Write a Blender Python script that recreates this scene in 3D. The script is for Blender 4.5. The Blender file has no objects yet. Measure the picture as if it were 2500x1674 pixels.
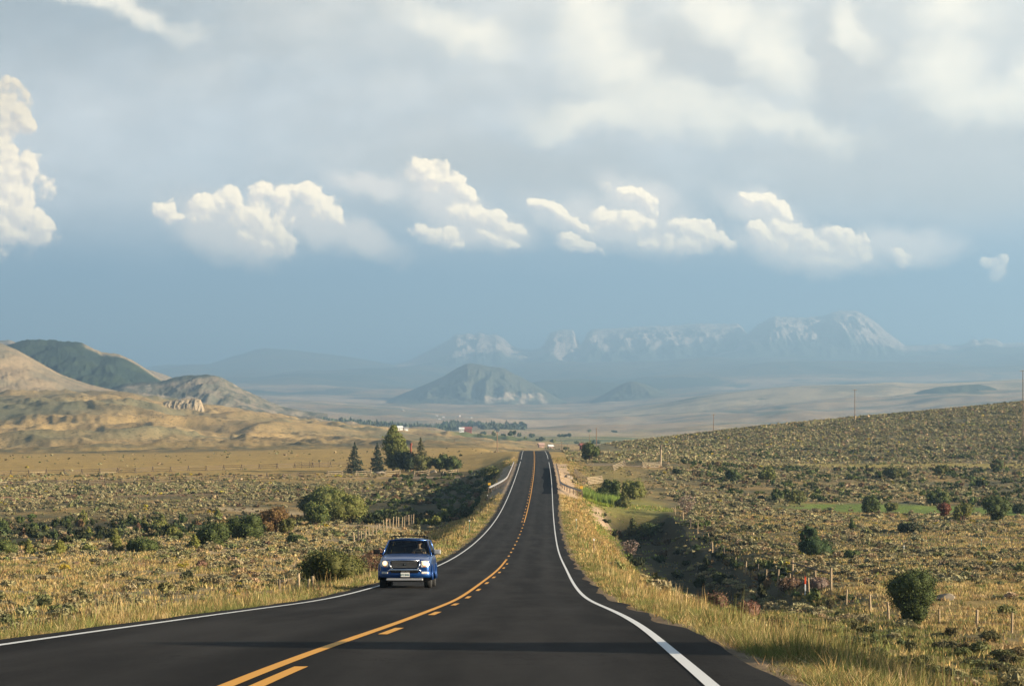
import bpy, bmesh, math, random
import numpy as np
from mathutils import Vector, Matrix, Euler
random.seed(7); RNG = np.random.default_rng(11)
SC = bpy.context.scene
F = 5730.0; HX = 1250.0; HY = 1000.0          # focal length and eye level of the 2500 px wide photograph, for planning distances
SUN_AZ = math.radians(14)                      # sun stands to the right and a little behind the camera
SUN_EL = math.radians(15.5)

def link(o, parent=None):
    SC.collection.objects.link(o)
    if parent is not None: o.parent = parent
    return o
def tag(o, label=None, cat=None, group=None, kind=None):
    if label: o['label'] = label
    if cat: o['category'] = cat
    if group: o['group'] = group
    if kind: o['kind'] = kind
    return o
def empty(name, loc=(0,0,0), rz=0.0):
    o = bpy.data.objects.new(name, None); o.location = loc; o.rotation_euler = (0,0,rz); o.empty_display_size = .3
    return link(o)
def mesh_np(name, V, FL, mat=None, parent=None, cols=None, smooth=False, mats=None, mi=None):
    """V (n,3); FL (m,3) or (m,4) faces; cols (n,3) vertex colours"""
    V = np.ascontiguousarray(V, np.float32); FL = np.ascontiguousarray(FL, np.int32)
    me = bpy.data.meshes.new(name); k = FL.shape[1]; m = len(FL)
    me.vertices.add(len(V)); me.vertices.foreach_set('co', V.ravel())
    me.loops.add(m*k); me.loops.foreach_set('vertex_index', FL.ravel())
    me.polygons.add(m); me.polygons.foreach_set('loop_start', np.arange(0, m*k, k, dtype=np.int32))
    me.polygons.foreach_set('loop_total', np.full(m, k, np.int32))
    if smooth: me.polygons.foreach_set('use_smooth', np.ones(m, bool))
    if mats:
        for x in mats: me.materials.append(x)
        me.polygons.foreach_set('material_index', np.ascontiguousarray(mi, np.int32))
    elif mat: me.materials.append(mat)
    me.update(calc_edges=True)
    if cols is not None:
        a = me.color_attributes.new('col', 'FLOAT_COLOR', 'POINT')
        c = np.ones((len(V),4), np.float32); c[:,:3] = cols; a.data.foreach_set('color', c.ravel())
    me.validate()
    return link(bpy.data.objects.new(name, me), parent)

class MB:
    """collects shapes, builds one mesh object"""
    def __init__(s): s.v = []; s.f = []
    def add(s, vs, fs):
        b = len(s.v); s.v += [tuple(x) for x in vs]; s.f += [tuple(i+b for i in f) for f in fs]; return s
    def box(s, cx, cy, cz, sx, sy, sz, M=None):
        vs = [Vector((x*sx/2, y*sy/2, z*sz/2)) for x in (-1,1) for y in (-1,1) for z in (-1,1)]
        if M is not None: vs = [M @ v for v in vs]
        vs = [v+Vector((cx,cy,cz)) for v in vs]
        return s.add(vs, [(0,1,3,2),(4,6,7,5),(0,4,5,1),(2,3,7,6),(0,2,6,4),(1,5,7,3)])
    def tube(s, pts, rad, n=8, cap=True):
        pts = [Vector(p) for p in pts]
        rad = rad if isinstance(rad, (list,tuple)) else [rad]*len(pts)
        rings = []; up0 = None
        for i,p in enumerate(pts):
            t = (pts[min(i+1,len(pts)-1)]-pts[max(i-1,0)]).normalized()
            up = Vector((0,0,1)) if abs(t.z)<.9 else Vector((0,1,0))
            a = t.cross(up).normalized(); b = t.cross(a).normalized()
            if up0 is not None and a.dot(up0)<0: a=-a; b=-b
            up0 = a
            rings.append([p+(a*math.cos(q)+b*math.sin(q))*rad[i] for q in [2*math.pi*j/n for j in range(n)]])
        vs = [v for r in rings for v in r]; fs = []
        for i in range(len(pts)-1):
            for j in range(n): fs.append((i*n+j, i*n+(j+1)%n, (i+1)*n+(j+1)%n, (i+1)*n+j))
        if cap: fs.append(tuple(range(n-1,-1,-1))); fs.append(tuple((len(pts)-1)*n+j for j in range(n)))
        return s.add(vs, fs)
    def prism(s, poly, axis, a, b):
        """poly: 2D points, extruded along axis 'x','y','z' from a to b"""
        def P(p, q): return {'x':(q,p[0],p[1]),'y':(p[0],q,p[1]),'z':(p[0],p[1],q)}[axis]
        n = len(poly)
        return s.add([P(p,a) for p in poly]+[P(p,b) for p in poly],
            [tuple(range(n-1,-1,-1)), tuple(range(n,2*n))]+[(i,(i+1)%n,n+(i+1)%n,n+i) for i in range(n)])
    def build(s, name, mat, parent=None, smooth=False, bevel=0, sub=0):
        me = bpy.data.meshes.new(name); me.from_pydata([tuple(v) for v in s.v], [], s.f); me.materials.append(mat)
        bm = bmesh.new(); bm.from_mesh(me); bmesh.ops.recalc_face_normals(bm, faces=bm.faces); bm.to_mesh(me); bm.free()
        if smooth:
            for p in me.polygons: p.use_smooth = True
        o = link(bpy.data.objects.new(name, me), parent)
        if bevel:
            m = o.modifiers.new('b','BEVEL'); m.width = bevel; m.segments = 2; m.limit_method='ANGLE'; m.angle_limit=math.radians(35)
        if sub:
            m = o.modifiers.new('s','SUBSURF'); m.levels = sub; m.render_levels = sub
        return o

# ---------------------------------------------------------------- noise
_P = RNG.permutation(256); _P = np.concatenate([_P,_P,_P]).astype(np.int64)
_G = np.stack([np.cos(np.arange(256)/256*2*np.pi), np.sin(np.arange(256)/256*2*np.pi)],1)
def perlin(x, y):
    xi = np.floor(x).astype(np.int64); yi = np.floor(y).astype(np.int64); xf = x-xi; yf = y-yi
    xi &= 255; yi &= 255
    u = xf*xf*xf*(xf*(xf*6-15)+10); v = yf*yf*yf*(yf*(yf*6-15)+10)
    def g(a,b,dx,dy):
        k = _G[_P[_P[a & 255]+(b & 255)] & 255]; return k[...,0]*dx+k[...,1]*dy
    n00=g(xi,yi,xf,yf); n10=g(xi+1,yi,xf-1,yf); n01=g(xi,yi+1,xf,yf-1); n11=g(xi+1,yi+1,xf-1,yf-1)
    a=n00+u*(n10-n00); b=n01+u*(n11-n01); return (a+v*(b-a))*1.5
def fbm(x, y, o=4, g=.5, l=2.03):
    s=0; a=1; t=0
    for i in range(o):
        s = s+a*perlin(x+i*17.3, y-i*9.1); t += a; a *= g; x = x*l; y = y*l
    return s/t
def ridged(x, y, o=4):
    s=0; a=1; t=0
    for i in range(o):
        s = s+a*(1-np.abs(perlin(x+i*31.7, y+i*11.3))*1.6); t += a; a *= .5; x = x*2.07; y = y*2.07
    return s/t
def sstep(a, b, x):
    t = np.clip((x-a)/(b-a), 0, 1); return t*t*(3-2*t)
def mixc(c, k, m):
    m = np.asarray(m)[...,None]; return c*(1-m)+np.asarray(k)*m

# ---------------------------------------------------------------- road line and profile
_st = np.array([10, 17, 25, 36, 50, 70, 95, 130, 180, 250, 350, 500, 700]); _xc = np.array([-2.28, -2.14, -1.97, -1.74, -1.61, -1.48, -1.18, -0.67, -0.05, 0.95, 2.46, 4.64, 6.75]); _zc = np.array([-1.62, -2.03, -2.53, -3.26, -4.22, -5.55, -6.95, -8.73, -10.86, -12.94, -14.27, -13.73, -13.12])
def _spline(xs, ys):
    n=len(xs); h=np.diff(xs); A=np.zeros((n,n)); b=np.zeros(n); A[0,0]=A[-1,-1]=1
    for i in range(1,n-1):
        A[i,i-1]=h[i-1];A[i,i]=2*(h[i-1]+h[i]);A[i,i+1]=h[i];b[i]=6*((ys[i+1]-ys[i])/h[i]-(ys[i]-ys[i-1])/h[i-1])
    m=np.linalg.solve(A,b)
    def f(x):
        x=np.clip(x,xs[0],xs[-1]); k=np.clip(np.searchsorted(xs,x)-1,0,n-2); hh=h[k]; a=(xs[k+1]-x)/hh; c=(x-xs[k])/hh
        return a*ys[k]+c*ys[k+1]+((a**3-a)*m[k]+(c**3-c)*m[k+1])*hh**2/6
    return f
_sx = _spline(np.log(_st), _xc); _sz = _spline(np.log(_st), _zc)
def roadX(Y):
    Y = np.asarray(Y, float); return np.where(Y>690, 6.6+(Y-690)*.0085, _sx(np.log(np.clip(Y,1,690))))
def roadZ(Y):
    Y = np.asarray(Y, float); z = _sz(np.log(np.clip(Y,10,690))); z = np.where(Y<10, _zc[0]+(10-Y)*.055, z)
    e = Y-690; return np.where(Y>690, _sz(math.log(690))-.0015*e-.00006*e**2*(e<400)-(e>=400)*(9.6+.02*(e-400)), z)

# ---------------------------------------------------------------- ground: sections across the road (near), contour rows (far)
DL = [-600,-250,-120,-60,-35,-22,-15,-10,-6.3,-4.5]
DR = [4.5,7,12,18,24,30,45,80,200,600]
NEAR = {   # Y: (left heights for DL, right heights for DR)
 4: ([-13,-12,-11,-10,-8,-5.5,-4,-2.6,-1.5,-1.35],[-1.35, -2.1, -3.8, -4.4, -5.8, -7.0, -9.0, -10.5, -12.0, -13.0]),
 20: ([-14,-13,-12,-11,-9,-7,-5.5,-4,-2.45,-2.25],[-2.3, -3.0, -4.7, -5.8, -7.0, -8.0, -9.5, -11.0, -12.0, -13.0]),
 50: ([-14,-13,-12,-11.5,-10.5,-9,-7.6,-6.2,-4.5,-4.25],[-4.25, -5.02, -6.72, -8.3, -9.5, -10.4, -11.5, -13.0, -14.0, -15.0]),
 90: ([-14,-13,-12.2,-11.8,-11.6,-11.1,-10.2,-8.7,-6.95,-6.75],[-6.8, -7.5, -9.2, -10.8, -11.9, -12.4, -13.0, -14.0, -15.0, -16.0]),
 140: ([-13,-13,-12.5,-12,-12,-12.3,-12.1,-11.1,-9.5,-9.3],[-9.3, -10.0, -11.8, -13.1, -13.7, -13.7, -14.0, -15.0, -16.0, -17.0]),
 175: ([-13,-13.4,-13.2,-13,-13,-13.4,-13.3,-12.3,-10.9,-10.7],[-10.8, -11.5, -13.9, -15.3, -15.6, -14.9, -15.0, -15.8, -16.5, -17.0]),
 200: ([-13,-14,-14,-14,-14.1,-14.5,-14.3,-13.2,-11.7,-11.5],[-11.5, -12.25, -15.0, -17.0, -17.3, -15.6, -15.6, -16.2, -17.0, -18.0]),
 250: ([-15,-15.2,-15.2,-15.2,-15.3,-15.6,-15.4,-14.6,-13.1,-12.9],[-13.0, -13.74, -16.8, -19.0, -19.2, -16.7, -16.6, -17.2, -18.0, -18.0]),
 290: ([-19,-18,-17,-16,-16.2,-16.3,-16.1,-15.6,-14.0,-13.6],[-13.6, -14.4, -17.8, -20.3, -20.4, -18.1, -17.8, -18.0, -18.5, -18.5]),
 350: ([-19.8,-20,-20,-19,-16.5,-16.8,-17.6,-17.0,-14.9,-14.3],[-14.3, -15.07, -17.4, -18.6, -18.8, -18.4, -18.1, -18.4, -18.8, -19.0]),
 400: ([-19.6,-20.2,-20.6,-20.4,-19.8,-18.9,-19.3,-17.5,-14.9,-14.2],[-14.3, -15.0, -16.9, -17.3, -17.8, -18.1, -18.4, -18.8, -19.4, -19.5]),
 450: ([-18.7,-19,-19.3,-19.9,-20.6,-20.8,-20,-17.6,-14.7,-14],[-14.0, -14.75, -16.6, -17.4, -18.0, -18.4, -19.0, -19.8, -20.4, -20.6]),
 520: ([-18.3,-18.6,-18.8,-19.1,-19.5,-19.9,-19.2,-17.1,-14.4,-13.8],[-13.8, -14.5, -16.2, -16.2, -16.8, -17.2, -17.7, -19.0, -20.1, -20.3]),
 600:([-17.9,-18.2,-18,-17.8,-17.6,-17.5,-17.1,-15.8,-13.8,-13.4],[-13.4,-13.5,-13.9,-14.2,-14.4,-14.7,-15.2,-16.8,-18.3,-19]),
 690:([-17,-17.6,-17.4,-17,-16.6,-16.3,-15.8,-14.6,-13.3,-13.2],[-13.2,-13.2,-13.3,-13.4,-13.5,-13.7,-14.3,-15.6,-16.2,-16]),
 900:([-17,-17.6,-17.4,-17,-16.6,-16.3,-15.8,-14.6,-13.3,-13.2],[-13.2,-13.2,-13.3,-13.4,-13.5,-13.7,-14.3,-15.6,-16.2,-16]),
}
_DG = np.concatenate([np.arange(-600,-80,10.), np.arange(-80,-30,2.), np.arange(-30,30,.5), np.arange(30,80,2.), np.arange(80,601,10.)])
_YG = np.concatenate([np.arange(0,900,2.)])
def _blur(A, s, ax):
    r = int(3*s)+1; k = np.exp(-.5*(np.arange(-r,r+1)/s)**2); k /= k.sum()
    P = np.pad(A, [(r,r) if i==ax else (0,0) for i in range(2)], mode='edge')
    return np.apply_along_axis(lambda v: np.convolve(v, k, 'valid'), ax, P)
_ks = sorted(NEAR); _rows = np.stack([np.interp(_DG, DL+DR, NEAR[k][0]+NEAR[k][1]) for k in _ks])
_NG = np.stack([np.interp(_YG, _ks, _rows[:,j]) for j in range(len(_DG))], 1)
_NG = _blur(_blur(_NG, 5, 0), 1.6, 1)
def _bil(G, gy, gx, y, x):
    i = np.clip(np.searchsorted(gy, y)-1, 0, len(gy)-2); j = np.clip(np.searchsorted(gx, x)-1, 0, len(gx)-2)
    a = np.clip((y-gy[i])/(gy[i+1]-gy[i]),0,1); b = np.clip((x-gx[j])/(gx[j+1]-gx[j]),0,1)
    return G[i,j]*(1-a)*(1-b)+G[i+1,j]*a*(1-b)+G[i,j+1]*(1-a)*b+G[i+1,j+1]*a*b
FX = [-2600,-800,0,150,300,420,600,750,900,1050,1150,1220,1260,1300,1340,1400,1480,1560,1650,1750,1870,2000,2250,2500,3000,5000]
FAR = {  # Y: picture heights of the contour as seen along FX (eye level 1000)
 650: [1158,1158,1157,1157,1156,1156,1156,1154,1150,1145,1140,1122,1116,1115,1116,1118,1120,1124,1130,1136,1145,1150,1152,1152,1150,1150],
 740: [1140,1140,1138,1138,1137,1137,1134,1130,1126,1120,1116,1112,1110,1106,1106,1106,1108,1112,1118,1124,1126,1128,1126,1122,1118,1110],
 850: [1122,1122,1122,1122,1121,1120,1116,1112,1110,1106,1104,1104,1106,1106,1104,1099,1094,1092,1090,1086,1080,1076,1068,1058,1045,1000],
 1000:[1112,1112,1112,1112,1110,1108,1103,1100,1098,1096,1096,1097,1108,1114,1106,1092,1083,1073,1063,1050,1036,1022,1000,976,935,850],
 1100:[1104,1104,1105,1105,1104,1102,1098,1095,1094,1093,1092,1094,1104,1112,1106,1098,1092,1086,1076,1064,1050,1036,1014,990,950,870],
 1400:[1080,1085,1092,1090,1088,1086,1084,1083,1082,1084,1086,1092,1100,1104,1104,1104,1104,1104,1104,1104,1100,1098,1090,1084,1060,1000],
 1750:[1040,1050,1056,1052,1046,1050,1058,1064,1072,1076,1078,1083,1088,1092,1094,1096,1096,1096,1096,1096,1096,1094,1090,1085,1060,1000],
 2150:[980,985,990,982,986,1006,1014,1030,1052,1066,1070,1076,1080,1082,1084,1086,1087,1088,1088,1088,1088,1086,1082,1076,1050,1000],
 2600:[950,955,960,955,962,977,1006,1030,1050,1062,1066,1070,1073,1075,1076,1078,1080,1080,1080,1080,1078,1076,1070,1062,1040,990],
 3300:[990,990,995,992,1000,1008,1026,1042,1052,1058,1060,1062,1064,1065,1066,1066,1066,1066,1064,1062,1058,1054,1046,1036,1020,980],
 4200:[990,990,990,990,995,1000,1012,1030,1044,1050,1052,1053,1054,1054,1054,1053,1052,1050,1048,1045,1040,1034,1022,1010,990,950],
 5600:[980,980,985,985,985,990,1000,1015,1030,1036,1038,1038,1038,1038,1038,1037,1035,1033,1029,1024,1016,1006,990,975,950,920],
 7200:[975,975,980,980,980,985,992,1002,1014,1020,1020,1020,1020,1020,1019,1017,1013,1008,1001,993,982,972,955,942,930,900],
 9000:[965,965,970,970,972,976,982,988,996,1002,1004,1004,1004,1003,1001,998,993,988,980,972,962,953,940,932,920,890],
 11500:[955,955,955,955,958,960,964,968,972,978,980,980,980,979,977,973,968,962,957,953,950,946,941,937,925,890],
 15500:[930,930,930,930,930,930,930,930,932,935,935,934,932,930,928,924,918,914,910,906,900,896,890,884,870,850],
 20000:[905,905,905,905,905,902,898,896,896,896,895,892,888,884,882,880,876,873,870,866,862,858,852,848,845,840],
 26000:[905,905,905,905,905,902,898,896,896,896,895,892,888,884,882,880,876,873,870,866,862,858,852,850,850,850],
}
_PG = np.concatenate([np.arange(-2600,-100,50.), np.arange(-100,2600,6.), np.arange(2600,5001,50.)])
_fk = sorted(FAR); _LG = np.linspace(math.log(650), math.log(26000), 420)
_fr = np.stack([np.interp(_PG, FX, FAR[k]) for k in _fk])
_FG = np.stack([np.interp(_LG, np.log(_fk), _fr[:,j]) for j in range(len(_PG))], 1)
_FG = _blur(_blur(_FG, 3.2, 0), 3, 1)
def ground(X, Y):
    X = np.asarray(X,float); Y = np.asarray(Y,float); sh = np.broadcast(X,Y).shape
    X = np.broadcast_to(X,sh).ravel(); Y = np.maximum(np.broadcast_to(Y,sh).ravel(), 1.)
    d = X-roadX(Y)
    zn = _bil(_NG, _YG, _DG, Y, d)
    ro = np.abs(d)
    zn = zn+fbm(X/23, Y/23, 3)*.55*sstep(8,20,ro)+fbm(X/5.1+4, Y/5.1, 2)*.16*sstep(6,10,ro)
    zr = roadZ(Y)-.07
    sd = (-57+(Y-260)*.268+fbm(Y/17+3, X*0+.5, 3)*3.5-X)*.966; ck = sstep(0,8,sd)*(1-sstep(70,110,sd))*sstep(225,262,Y)*(1-sstep(410,450,Y))   # cut bank of the creek
    zn = zn*(1-ck)+np.minimum(zn, np.interp(Y,[255,300,450],[-16.9,-17.7,-19.3])+fbm(X/8,Y/8,2)*.5)*ck
    bt = np.interp(Y,[150,175,200,250,300,350,400],[-14.6,-15.1,-15.6,-16.6,-17.9,-18.1,-18.4]); bd = d+fbm(Y/14+11, X*0+2.5, 3)*.9
    dk = sstep(11,15,bd)*(1-sstep(20.5,24.0,bd))*sstep(190,225,Y)*(1-sstep(385,412,Y)); zn = zn*(1-dk)+np.minimum(zn, np.maximum(bt-4.9,-21.6)+fbm(X/6,Y/6,2)*.4)*dk      # ditch under the fence bank
    w = sstep(4.6, 6.4, ro); zn = zn*w+(zr-np.clip(ro-4.4,0,9)*.09)*(1-w)
    px = HX+F*X/Y; zf = (HY-_bil(_FG, _LG, _PG, np.log(Y), px))*Y/F
    und = fbm(X/260+9, Y/420, 4)*sstep(700,1500,Y)*(5.0+Y*.0006)*(1-sstep(9000,16000,Y)*.3)
    hil = sstep(1050,1450,Y)*(1-sstep(2700,3100,Y))*sstep(300,0,X+120)
    gul = ((ridged(X/150+fbm(X/300,Y/300,2)*.7, Y/260+3, 5)-.62)*16+(ridged(X/42+7, Y/90+fbm(X/90,Y/90,2)*.5, 4)-.6)*4*sstep(-.2,.3,fbm(X/210+1,Y/300,2)))*hil
    far = fbm(X/900+2, Y/1500, 4)*sstep(3000,6000,Y)*22+fbm(X/420+5, Y/800+2, 4)*sstep(2800,4200,Y)*(1-sstep(9000,12000,Y))*20+fbm(X/1900, Y/3500+7, 4)*sstep(11000,16000,Y)*120
    zf = zf+und*(.25+.75*sstep(1100,1500,Y))+gul+far
    zf = zf+fbm(X/9, Y/9, 3)*.35*(1-sstep(1100,1500,Y))
    cut = sstep(26,7,ro)*(1-sstep(1000,1300,Y)); zf = zf*(1-cut)+(roadZ(Y)-.07-np.clip(ro-4.4,0,20)*.03)*cut
    k = sstep(620, 790, Y); z = zn*(1-k)+zf*k
    zc = np.where(Y<900, roadZ(Y)-.07-.09*np.clip(ro-4.4,0,1), z); k2 = (ro<5.2)&(Y<1000); z = np.where(k2, zc, z)
    return z.reshape(sh)
def at(px, py=None, Y=None):
    """point of the ground that the planning pixel (px, py) falls on, or at depth Y"""
    u = (px-HX)/F
    if Y is None:
        Ys = np.exp(np.linspace(math.log(12), math.log(24000), 6000)); z = ground(u*Ys, Ys); yy = HY-F*z/Ys
        k = np.nonzero(yy<=py)[0]; k = k[0] if len(k) else len(Ys)-1; Y = Ys[k]
    return Vector((u*Y, Y, float(ground(u*Y, Y))))

# ---------------------------------------------------------------- node helpers
class N:
    """thin wrapper: arithmetic on sockets adds Math nodes"""
    def __init__(s, nt, k): s.nt = nt; s.k = k
    def _m(s, op, *a, clamp=False):
        n = s.nt.nodes.new('ShaderNodeMath'); n.operation = op; n.use_clamp = clamp
        for i,x in enumerate(a):
            if isinstance(x, N): s.nt.links.new(x.k, n.inputs[i])
            else: n.inputs[i].default_value = x
        return N(s.nt, n.outputs[0])
    def __add__(s,o): return s._m('ADD',s,o)
    __radd__ = __add__
    def __sub__(s,o): return s._m('SUBTRACT',s,o)
    def __rsub__(s,o): return s._m('SUBTRACT',o,s)
    def __mul__(s,o): return s._m('MULTIPLY',s,o)
    __rmul__ = __mul__
    def __truediv__(s,o): return s._m('DIVIDE',s,o)
    def max(s,o): return s._m('MAXIMUM',s,o)
    def min(s,o): return s._m('MINIMUM',s,o)
    def smin(s,o,d): return s._m('SMOOTH_MIN',s,o,d)
    def ss(s,a,b):
        n = s.nt.nodes.new('ShaderNodeMapRange'); n.interpolation_type='SMOOTHSTEP'
        s.nt.links.new(s.k, n.inputs['Value']); n.inputs['From Min'].default_value=a; n.inputs['From Max'].default_value=b
        return N(s.nt, n.outputs[0])
def vec(nt, x, y, z=0.0):
    n = nt.nodes.new('ShaderNodeCombineXYZ')
    for i,a in enumerate((x,y,z)):
        if isinstance(a,N): nt.links.new(a.k, n.inputs[i])
        else: n.inputs[i].default_value = a
    return n.outputs[0]
def vm(nt, op, *a):
    n = nt.nodes.new('ShaderNodeVectorMath'); n.operation = op
    for i,x in enumerate(a):
        if isinstance(x,(tuple,list)): n.inputs[i].default_value = x
        elif isinstance(x,(int,float)): n.inputs['Scale'].default_value = x
        elif isinstance(x,N): nt.links.new(x.k, n.inputs['Scale'] if op=='SCALE' else n.inputs[i])
        else: nt.links.new(x, n.inputs[i])
    return n.outputs[1] if op=='LENGTH' else n.outputs[0]
def noise(nt, v, scale, detail=4, rough=.5, out=0, dist=0):
    n = nt.nodes.new('ShaderNodeTexNoise'); n.inputs['Scale'].default_value=scale; n.inputs['Detail'].default_value=detail
    n.inputs['Roughness'].default_value=rough; n.inputs['Distortion'].default_value=dist
    if v is not None: nt.links.new(v, n.inputs['Vector'])
    return N(nt, n.outputs[0]) if out==0 else n.outputs[1]
def mix(nt, f, a, b, mode='MIX'):
    n = nt.nodes.new('ShaderNodeMix'); n.data_type='RGBA'; n.blend_type=mode
    for s,x in ((n.inputs[0],f),(n.inputs[6],a),(n.inputs[7],b)):
        if isinstance(x,N): nt.links.new(x.k, s)
        elif isinstance(x,(int,float)): s.default_value = x
        elif isinstance(x,(tuple,list)): s.default_value = (*x[:3],1)
        else: nt.links.new(x, s)
    return n.outputs[2]
def new_mat(name):
    m = bpy.data.materials.new(name); m.use_nodes = True; nt = m.node_tree
    return m, nt, nt.nodes['Principled BSDF']
def pos(nt): return nt.nodes.new('ShaderNodeNewGeometry').outputs['Position']
def attr(nt, nm='col'):
    n = nt.nodes.new('ShaderNodeAttribute'); n.attribute_name = nm; return n.outputs['Color']
def bump(nt, b, h, strength, dist):
    n = nt.nodes.new('ShaderNodeBump'); n.inputs['Strength'].default_value=strength; n.inputs['Distance'].default_value=dist
    nt.links.new(h.k, n.inputs['Height']); nt.links.new(n.outputs[0], b.inputs['Normal'])
def simple(name, col, rough=.6, metal=0, var=.25, scale=8, spec=.5, coat=0, bmp=0):
    m, nt, b = new_mat(name); b.inputs['Roughness'].default_value=rough; b.inputs['Metallic'].default_value=metal
    b.inputs['Specular IOR Level'].default_value=spec; b.inputs['Coat Weight'].default_value=coat
    tc = nt.nodes.new('ShaderNodeTexCoord'); n = noise(nt, tc.outputs['Object'], scale, 5, .6)
    c = mix(nt, n, tuple(x*(1-var) for x in col), tuple(min(1,x*(1+var)) for x in col)); nt.links.new(c, b.inputs['Base Color'])
    if bmp: bump(nt, b, n, .6, bmp)
    return m
M = {}
def leafmat(name, rough=.75, trans=.14, var=.35):
    m, nt, b = new_mat(name); c = attr(nt)
    n = noise(nt, pos(nt), 3.0, 3, .6); c2 = mix(nt, 1.0, c, vec(nt, n*2*var+(1-var), n*2*var+(1-var), n*2*var+(1-var)), 'MULTIPLY')
    nt.links.new(c2, b.inputs['Base Color']); b.inputs['Roughness'].default_value=rough; b.inputs['Specular IOR Level'].default_value=.2
    t = nt.nodes.new('ShaderNodeBsdfTranslucent'); nt.links.new(c2, t.inputs['Color'])
    mx = nt.nodes.new('ShaderNodeMixShader'); mx.inputs[0].default_value=trans
    nt.links.new(b.outputs[0], mx.inputs[1]); nt.links.new(t.outputs[0], mx.inputs[2])
    nt.links.new(mx.outputs[0], nt.nodes['Material Output'].inputs['Surface']); return m
M['leaf'] = leafmat('foliage'); M['grass'] = leafmat('dry_grass', trans=.25, var=.3)

# ground: region colours come with the mesh, fine grain from noise
m, nt, b = new_mat('earth_and_grass'); P = pos(nt); c = attr(nt)
n1 = noise(nt, P, 2.3, 6, .7); n2 = noise(nt, P, .35, 4, .6); n3 = noise(nt, P, .05, 4, .6)
g = (n1*.9+n2*.7+n3*.5-.05)
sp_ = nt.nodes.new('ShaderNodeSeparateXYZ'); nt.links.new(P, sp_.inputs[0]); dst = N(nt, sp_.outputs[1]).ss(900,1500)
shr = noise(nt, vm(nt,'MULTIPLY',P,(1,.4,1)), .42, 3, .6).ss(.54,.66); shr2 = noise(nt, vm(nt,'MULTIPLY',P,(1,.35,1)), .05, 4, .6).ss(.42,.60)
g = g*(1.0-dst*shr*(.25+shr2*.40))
c2 = mix(nt, 1.0, c, vec(nt, g, g*.985, g*.95), 'MULTIPLY')
nt.links.new(c2, b.inputs['Base Color']); b.inputs['Roughness'].default_value=.95; b.inputs['Specular IOR Level'].default_value=.1
bump(nt, b, n1*.35+n2*1.2, .9, .35); M['ground']=m
# hills: same with coarser grain
m, nt, b = new_mat('hillside'); P = pos(nt); c = attr(nt)
n1 = noise(nt, P, .16, 6, .7); n2 = noise(nt, P, .02, 4, .6)
g = n1*1.0+n2*.6+.2
c2 = mix(nt, 1.0, c, vec(nt, g, g, g*.97), 'MULTIPLY')
nt.links.new(c2, b.inputs['Base Color']); b.inputs['Roughness'].default_value=.95; b.inputs['Specular IOR Level'].default_value=.1
bump(nt, b, n1, .8, 4.0); M['hill']=m
m, nt, b = new_mat('mountain_rock'); P = pos(nt); c = attr(nt)
n1 = noise(nt, P, .02, 6, .7); g = n1*.9+.55
c2 = mix(nt, 1.0, c, vec(nt, g, g, g), 'MULTIPLY'); nt.links.new(c2, b.inputs['Base Color']); b.inputs['Roughness'].default_value=.95
bump(nt, b, n1, .8, 25.0); M['mount']=m

# ---------------------------------------------------------------- camera, sun, world, haze
cam = bpy.data.objects.new('camera', bpy.data.cameras.new('camera')); link(cam)
cam.data.sensor_width = 36; cam.data.lens = 36*F/2500; cam.data.clip_start=.5; cam.data.clip_end = 120000
cam.rotation_euler = (math.pi/2,0,0); cam.data.shift_y = (HY-837)/2500
SC.camera = cam
sund = Vector((math.cos(SUN_EL)*math.cos(SUN_AZ), -math.cos(SUN_EL)*math.sin(SUN_AZ), math.sin(SUN_EL)))
sl = bpy.data.lights.new('sun','SUN'); sl.energy = 5.0; sl.angle = math.radians(.5); sl.color = (1.0,.84,.62)
so = link(bpy.data.objects.new('sun', sl)); so.rotation_euler = sund.to_track_quat('Z','Y').to_euler(); so.location=(60,-20,60)

W = bpy.data.worlds.new('World'); SC.world = W; W.use_nodes = True; nt = W.node_tree
W.cycles.sampling_method='MANUAL'; W.cycles.sample_map_resolution=512
bg = nt.nodes['Background']; sky = nt.nodes.new('ShaderNodeTexSky'); sky.sky_type='NISHITA'; sky.sun_disc=False
sky.sun_elevation = SUN_EL; sky.sun_rotation = math.pi/2+SUN_AZ; sky.air_density=1.0; sky.dust_density=1.2; sky.ozone_density=1.5
SKYS_V = .05
skc = vm(nt, 'SCALE', sky.outputs[0], SKYS_V)
nt.links.new(mix(nt, .35, skc, (.03,.037,.05)), bg.inputs['Color']); bg.inputs['Strength'].default_value = 1.0      # evening sky with thin cloud all round
# the part of the sky with the clouds: a dome 70 km out, beyond the haze, with its own procedural cloud material
DR_ = 70000.0; az = np.radians(np.linspace(-42,42,60)); elv = np.radians(np.linspace(-4,38,36)); A_, E_ = np.meshgrid(az, elv)
Vd = np.stack([np.sin(A_)*np.cos(E_), np.cos(A_)*np.cos(E_), np.sin(E_)],-1).reshape(-1,3)*DR_; ii = np.arange(len(Vd)).reshape(A_.shape)
m = bpy.data.materials.new('cloudy_sky'); m.use_nodes = True; nt = m.node_tree; nt.nodes.clear(); m.cycles.emission_sampling='NONE'
dome = mesh_np('sky', Vd, np.stack([ii[:-1,:-1],ii[1:,:-1],ii[1:,1:],ii[:-1,1:]],-1).reshape(-1,4), m, smooth=True); tag(dome, kind='structure')
ou = nt.nodes.new('ShaderNodeOutputMaterial'); bg = nt.nodes.new('ShaderNodeEmission'); nt.links.new(bg.outputs[0], ou.inputs['Surface'])
sp = nt.nodes.new('ShaderNodeSeparateXYZ'); nt.links.new(vm(nt,'NORMALIZE',pos(nt)), sp.inputs[0])
dx, dy, dz = (N(nt, sp.outputs[i]) for i in range(3))
dyc = dy.max(.12)
PX = dx/dyc*5.73+1.25; PY = 1.0-dz.max(.0)/dyc*5.73       # sky directions in thousandths of the planning grid
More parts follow.
